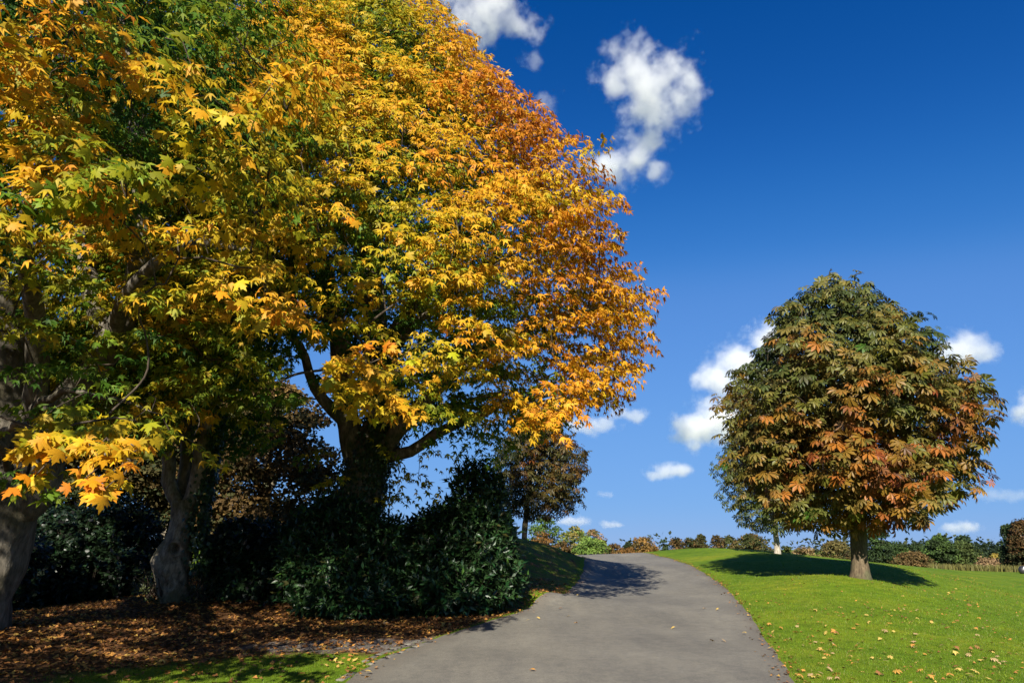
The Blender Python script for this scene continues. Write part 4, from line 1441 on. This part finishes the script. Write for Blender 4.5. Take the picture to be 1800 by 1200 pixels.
nf = 0
road_leaves = [(1252, 1130, 'buff leaf on the tarmac near the right verge, second from the bottom of the road', 3), (936, 1184, 'orange leaf alone on the lower middle of the tarmac road', 1), (1309, 1117, 'pale leaf on the tarmac nearest the lower right verge', 0), (1354, 1143, 'yellow leaf on the tarmac against the lower right grass edge', 0),
               (946, 1090, 'pair member of two yellow leaves on the tarmac, right one', 0), (928, 1093, 'pair member of two yellow leaves on the tarmac, left one', 0), (938, 1079, 'buff leaf above the two yellow leaves on the tarmac', 3), (1016, 1054, 'yellow leaf on the tarmac below the wide tree shadow', 0), (998, 1043, 'pale leaf at the lower left rim of the wide tree shadow', 0),
               (1011, 1040, 'orange leaf at the lower left rim of the wide tree shadow', 1), (985, 1058, 'russet leaf beside the left road edge below the wide shadow', 2), (1238, 1073, 'buff leaf midway up the road towards its right side', 3), (1262, 1074, 'small pale leaf midway up the road closest to its right side', 0), (1244, 1011, 'white looking leaf far up the road near the right verge', 0),
               (1264, 1026, 'buff leaf far up the road against the right verge', 3), (1178, 1018, 'tiny pale leaf right of the wide tree shadow', 0), (646, 1187, 'yellow leaf on the tarmac in the lower left corner of the road', 0), (645, 1198, 'orange leaf on the tarmac cut by the bottom frame edge', 1)]
for (u, v, lb, ci) in road_leaves:
    q = gpix(u, v)
    fallen(q[0], q[1], lb, 'fallen leaves on the tarmac road', .068, ci, random.choice((0, 1)), .045)
    nf += 1
def lawn_zone(u, v):
    if v > 1150:
        return 'at the bottom of the lawn, ' + ('beside the road' if u < 1480 else 'in the middle' if u < 1650 else 'in the right corner')
    if u < 1400 and v > 1060:
        return 'on the lawn close to the right road edge'
    if v > 1095:
        return 'on the lower lawn ' + ('left' if u < 1530 else 'centre' if u < 1670 else 'right')
    if v > 1050:
        return 'half way up the lawn ' + ('below the chestnut trunk' if u < 1560 else 'right of the chestnut')
    return 'on the lawn ' + ('left of the chestnut foot' if u < 1500 else 'right of the chestnut foot')


SHP = ('flat', 'curled', 'hand shaped')


clus = [(1410, 1100, 30), (1480, 1070, 40), (1440, 1035, 40), (1560, 1140, 40), (1590, 1160, 30), (1740, 1170, 26), (1450, 1190, 16), (1680, 1150, 40), (1530, 1065, 40), (1380, 1030, 30), (1600, 1050, 60), (1700, 1100, 60)]
while nf < 205:
    if random.random() < .62:
        c = random.choice(clus)
        u, v = random.gauss(c[0], c[2] * 1.3), random.gauss(c[1], c[2] * .55)
    else:
        u, v = random.uniform(1290, 1798), 1010 + 190 * random.random() ** .8
    if not (1230 < u < 1798 and 1022 < v < 1198):
        continue
    q = gpix(u, v)
    if road_sd(q[0], q[1])[0] > -.05:
        continue
    ci = random.choices((0, 1, 2, 3), (.3, .25, .2, .25))[0]
    sh = random.choices((0, 1, 2), (.35, .35, .3))[0]
    fallen(q[0], q[1], SHP[sh] + ' ' + PAL_F[ci][1] + ' fallen leaf ' + lawn_zone(u, v), 'fallen leaves on the lawn', random.uniform(.04, .088), ci, sh, .03)
    nf += 1
def left_zone(u, v):
    if u > 640:
        return 'on the litter strip between shrubs and road'
    if v > 1165:
        return 'at the bottom of the left grass, ' + ('left part' if u < 340 else 'middle part' if u < 490 else 'next to the road')
    if v > 1130:
        return 'on the left grass patch, ' + ('left part' if u < 340 else 'middle part' if u < 490 else 'right part')
    return 'on shaded gravel above the left grass, ' + ('left part' if u < 400 else 'right part')


while nf < 300:
    u, v = random.uniform(180, 640), random.uniform(1095, 1198)
    if random.random() < .25:
        u, v = random.uniform(560, 900), random.uniform(1075, 1150)
    q = gpix(u, v)
    if road_sd(q[0], q[1])[0] > -.03:
        continue
    ci = random.choices((0, 1, 2, 3), (.28, .34, .23, .15))[0]
    sh = random.choice((0, 1))
    fallen(q[0], q[1], SHP[sh] + ' ' + PAL_F[ci][1] + ' fallen leaf ' + left_zone(u, v), 'fallen leaves on the ground left of the road', random.uniform(.06, .1), ci, sh, .025)
    nf += 1


LITTER_LEAF = T_([(0, 0, 0), (-.55, .62, .12), (0, 1.0, -.06), (.55, .62, .10), (-.2, .3, .02), (.2, .3, .03)], [(0, 5, 4), (4, 2, 1), (5, 3, 2), (4, 5, 2)])


def litter():
    L = Leaves()
    for (n, xr, yr, wgt) in ((60000, (-16, 3), (8.2, 23), 1.0), (9000, (3.0, 26), (9, 36), .0), (5200, (-3, 9), (9.2, 34), 2.0)):
        x = xr[0] + (xr[1] - xr[0]) * RNG.random(n); y = yr[0] + (yr[1] - yr[0]) * RNG.random(n)
        if wgt == 2.0:      # bits gathered along both margins of the road
            k_ = RNG.integers(4, NR - 90, n)
            e_ = np.where((RNG.random(n) < .5)[:, None], LE[k_], RE[k_])
            x, y = e_[:, 0] + RNG.normal(0, .13, n), e_[:, 1] + RNG.normal(0, .1, n)
        s_ = road_sd(x, y)
        li_, gv_ = zones(x, y)
        cl = np.array([nz(a, b, 0, .8) for a, b in zip(x, y)])
        if wgt == 1.0:
            ok = (s_ < -.0) & (RNG.random(n) < np.maximum(li_ * (.85 + .8 * cl), .06) - gv_ * .55)
        elif wgt == 0:
            ok = (s_ < -.05) & (RNG.random(n) < .35 + .9 * cl) & (y < 12 + 1.2 * x)
        else:
            ok = (s_ > -.2) & (s_ < .4) & (RNG.random(n) < np.where(s_ < .06, .7, .35) * (.55 + .9 * cl))
        x, y = x[ok], y[ok]; n = len(x)
        z = H(x, y) + .008 + .02 * RNG.random(n) + (.012 if wgt == 2.0 else 0)
        nr = np.stack([RNG.normal(0, .35, n), RNG.normal(0, .35, n), np.ones(n)], -1)
        a = RNG.random(n) * 6.28
        cols = np.array([(.50, .31, .07), (.48, .23, .05), (.32, .14, .04), (.19, .085, .03), (.12, .06, .026)])
        c = cols[RNG.choice(5, n, p=(.1, .2, .3, .25, .15))] * (.7 + .6 * RNG.random((n, 1)))
        L.add(np.stack([x, y, z], -1), np.stack([np.cos(a), np.sin(a), RNG.normal(0, .2, n)], -1), nr, (.05 + .05 * RNG.random(n)) * (1.0 if wgt == 1.0 else .62), c)
    tag(link('leaf_litter', bake('leaf_litter', LITTER_LEAF, L.arrays(), np.zeros(3), M_LITTER)), kind='stuff')


litter()

# ------------------------------------------------------------------ small white marker on the far lawn
def marker():
    p = gpix(1800, 1008)
    root = thing('tee_marker', 'small white rounded marker with dark rim on the far lawn at the right edge', 'marker', p)
    sc = float(np.linalg.norm(p - CAM)) / 1200
    def sph(name, c, r, col, rough):
        bm = bmesh.new()
        bmesh.ops.create_uvsphere(bm, u_segments=20, v_segments=12, radius=1)
        for v in bm.verts:
            v.co = Vector((v.co.x * r[0] + c[0], v.co.y * r[1] + c[1], max(v.co.z, -.75) * r[2] + c[2]))
        me = bpy.data.meshes.new(name); bm.to_mesh(me); bm.free()
        for f in me.polygons: f.use_smooth = True
        m, nt, pr, out = new_mat(name)
        nn = tex(nt, 14, 3, .6, objcoord(nt))
        rp = ramp(nt, nn, [(.3, tuple(k * .85 for k in col)), (.7, col)])
        nt.links.new(rp.outputs[0], pr.inputs['Base Color'])
        pr.inputs['Roughness'].default_value = rough
        me.materials.append(m)
        link(name, me, root)
    sph('marker_base', (0, 0, 4.5 * sc), (6 * sc, 5 * sc, 6 * sc), (.02, .02, .022), .5)
    sph('marker_ball', (1.5 * sc, -3.2 * sc, 6 * sc), (4 * sc, 3.5 * sc, 4 * sc), (.8, .8, .78), .35)


marker()
# ------------------------------------------------------------------ clouds: real volumes far out over the park
def build_cloud(label, blobs, D, dens=.05, amp=1.0, thr=.30, nscale=.022, soft=.55):
    amp *= 1.7; thr += .14; dens *= .62; nscale *= 1.15
    blobs = [(b[0], b[1], b[2] * 1.34, b[3] * 1.34) for b in blobs]
    cu = sum(b[0] for b in blobs) / len(blobs); cv_ = sum(b[1] for b in blobs) / len(blobs)
    d = unit(ray(cu, cv_))
    C = CAM + d * D
    s = D / 1200 * 1.0
    right = unit(np.cross(d, [0, 0, 1])); up = np.cross(right, d)
    bm = bmesh.new()
    loc = []
    for (u, v, ru, rv) in blobs:
        p = CAM + unit(ray(u, v)) * D - C
        r = (ru * s, min(ru, rv) * s * 1.1, rv * s)
        loc.append((p, r))
        M = Matrix.Translation(p) @ Matrix.Diagonal((*[q * 1.06 for q in r], 1))
        bmesh.ops.create_icosphere(bm, subdivisions=3, radius=1, matrix=M)
    me = bpy.data.meshes.new('cloud'); bm.to_mesh(me); bm.free()
    o = bpy.data.objects.new('cloud', me)
    COL.objects.link(o)
    if len(blobs) > 1:
        md = o.modifiers.new('join', 'REMESH'); md.mode = 'VOXEL'
        md.voxel_size = min(min(r) for _, r in loc) / 5
        dg = bpy.context.evaluated_depsgraph_get()
        m2 = bpy.data.meshes.new_from_object(o.evaluated_get(dg))
        o.modifiers.clear(); o.data = m2; m2.name = 'cloud'
        bpy.data.meshes.remove(me)
        me = m2
    o.location = C
    m = bpy.data.materials.new('cloud_vapour'); m.use_nodes = True
    nt = m.node_tree
    nt.nodes.clear()
    out = nt.nodes.new('ShaderNodeOutputMaterial')
    oc = nt.nodes.new('ShaderNodeTexCoord').outputs['Object']
    prev = None
    for (p, r) in loc:
        mp = N(nt, 'ShaderNodeMapping'); mp.vector_type = 'TEXTURE'
        mp.inputs['Location'].default_value = p; mp.inputs['Scale'].default_value = r
        nt.links.new(oc, mp.inputs[0])
        ln = N(nt, 'ShaderNodeVectorMath', operation='LENGTH'); nt.links.new(mp.outputs[0], ln.inputs[0])
        f = N(nt, 'ShaderNodeMath', operation='SUBTRACT'); f.inputs[0].default_value = 1; nt.links.new(ln.outputs['Value'], f.inputs[1])
        if prev is None:
            prev = f.outputs[0]
        else:
            mx = N(nt, 'ShaderNodeMath', operation='SMOOTH_MAX'); mx.inputs[2].default_value = .15
            nt.links.new(prev, mx.inputs[0]); nt.links.new(f.outputs[0], mx.inputs[1]); prev = mx.outputs[0]
    sc = N(nt, 'ShaderNodeVectorMath', operation='SCALE'); sc.inputs[3].default_value = nscale / s
    nt.links.new(oc, sc.inputs[0])
    add = N(nt, 'ShaderNodeVectorMath', operation='ADD'); add.inputs[1].default_value = (cu * .013, cv_ * .017, 3.3)
    nt.links.new(sc.outputs[0], add.inputs[0])
    nn = tex(nt, 1.0, 7, .62, add.outputs[0])
    k = N(nt, 'ShaderNodeMath', operation='MULTIPLY_ADD'); nt.links.new(nn, k.inputs[0]); k.inputs[1].default_value = amp; k.inputs[2].default_value = -.5 * amp
    t = N(nt, 'ShaderNodeMath', operation='ADD'); nt.links.new(prev, t.inputs[0]); nt.links.new(k.outputs[0], t.inputs[1])
    mr = N(nt, 'ShaderNodeMapRange'); mr.interpolation_type = 'SMOOTHSTEP'
    mr.inputs['From Min'].default_value = thr; mr.inputs['From Max'].default_value = thr + soft
    mr.inputs['To Min'].default_value = 0; mr.inputs['To Max'].default_value = dens / s
    nt.links.new(t.outputs[0], mr.inputs['Value'])
    vp = nt.nodes.new('ShaderNodeVolumePrincipled')
    vp.inputs['Color'].default_value = (.97, .97, .97, 1)
    vp.inputs['Anisotropy'].default_value = 0.0
    nt.links.new(mr.outputs[0], vp.inputs['Density'])
    nt.links.new(vp.outputs[0], out.inputs['Volume'])
    me.materials.clear(); me.materials.append(m)
    return tag(o, label, 'cloud', 'white clouds in the blue sky')


build_cloud('white cloud at the top edge touching the maple crown', [(850, 28, 85, 50), (912, 50, 55, 32), (820, 5, 60, 45)], 1500, amp=1.3, thr=.26)
build_cloud('small thin cloud wisp beside the maple crown below the top cloud', [(965, 185, 24, 30), (930, 105, 26, 20)], 1500, dens=.022, amp=1.7, thr=.25)
build_cloud('tall white cloud alone in the upper sky with a tail down to the left', [(1115, 130, 70, 60), (1165, 145, 70, 60), (1145, 195, 60, 65), (1135, 245, 50, 45), (1200, 180, 38, 36), (1118, 270, 34, 38), (1150, 300, 26, 30)], 1500, amp=1.45, thr=.25, dens=.04)
build_cloud('small white puff below the tall cloud near the maple crown', [(1075, 300, 60, 45), (1100, 285, 40, 35)], 1500, amp=1.4, thr=.25, dens=.04)
build_cloud('big heaped white cloud half hidden behind the chestnut crown', [(1360, 605, 55, 50), (1300, 640, 60, 45), (1262, 665, 50, 40), (1340, 680, 80, 60), (1225, 755, 55, 40), (1275, 735, 70, 55), (1330, 740, 70, 50)], 2200, amp=.9, thr=.2, dens=.07, nscale=.03)
build_cloud('white cloud peeping out right of the chestnut crown', [(1690, 615, 50, 35), (1720, 620, 36, 24), (1665, 625, 35, 28)], 2200, amp=.9, thr=.2, nscale=.03, dens=.06)
build_cloud('flat little white cloud over the road crest', [(1170, 828, 38, 20), (1198, 826, 26, 17), (1150, 834, 24, 12)], 3500, amp=.8, thr=.2, nscale=.045, dens=.08)
build_cloud('long thin cloud under the lowest right branch of the maple', [(1050, 745, 55, 24), (1110, 730, 45, 20), (1020, 750, 40, 20)], 3000, amp=1.2, thr=.24, nscale=.035, dens=.05)
build_cloud('small white cloud cut by the right edge of the sky', [(1797, 723, 24, 22), (1812, 715, 30, 28)], 2800, amp=1.0, thr=.2, nscale=.04, dens=.07)
build_cloud('tiny cloud nearest the right side of the young brown chestnut', [(1012, 915, 34, 11), (995, 916, 24, 9)], 6000, amp=.7, thr=.18, nscale=.06, dens=.12)
build_cloud('tiny oval cloud low over the road, right of its twin', [(1072, 921, 24, 9), (1085, 922, 14, 6)], 6000, amp=.7, thr=.18, nscale=.06, dens=.12)
build_cloud('faint tiny cloud above the two tiny oval clouds', [(1068, 868, 20, 8)], 6000, amp=.9, thr=.2, nscale=.06, dens=.06)
build_cloud('low faint cloud bank right of the chestnut trunk', [(1675, 928, 28, 10), (1700, 925, 24, 11)], 6000, amp=.8, thr=.18, nscale=.06, dens=.09)
build_cloud('thin veil of cloud right of the chestnut crown', [(1740, 868, 40, 13), (1790, 872, 40, 12)], 5000, amp=1.0, thr=.2, nscale=.05, dens=.025)
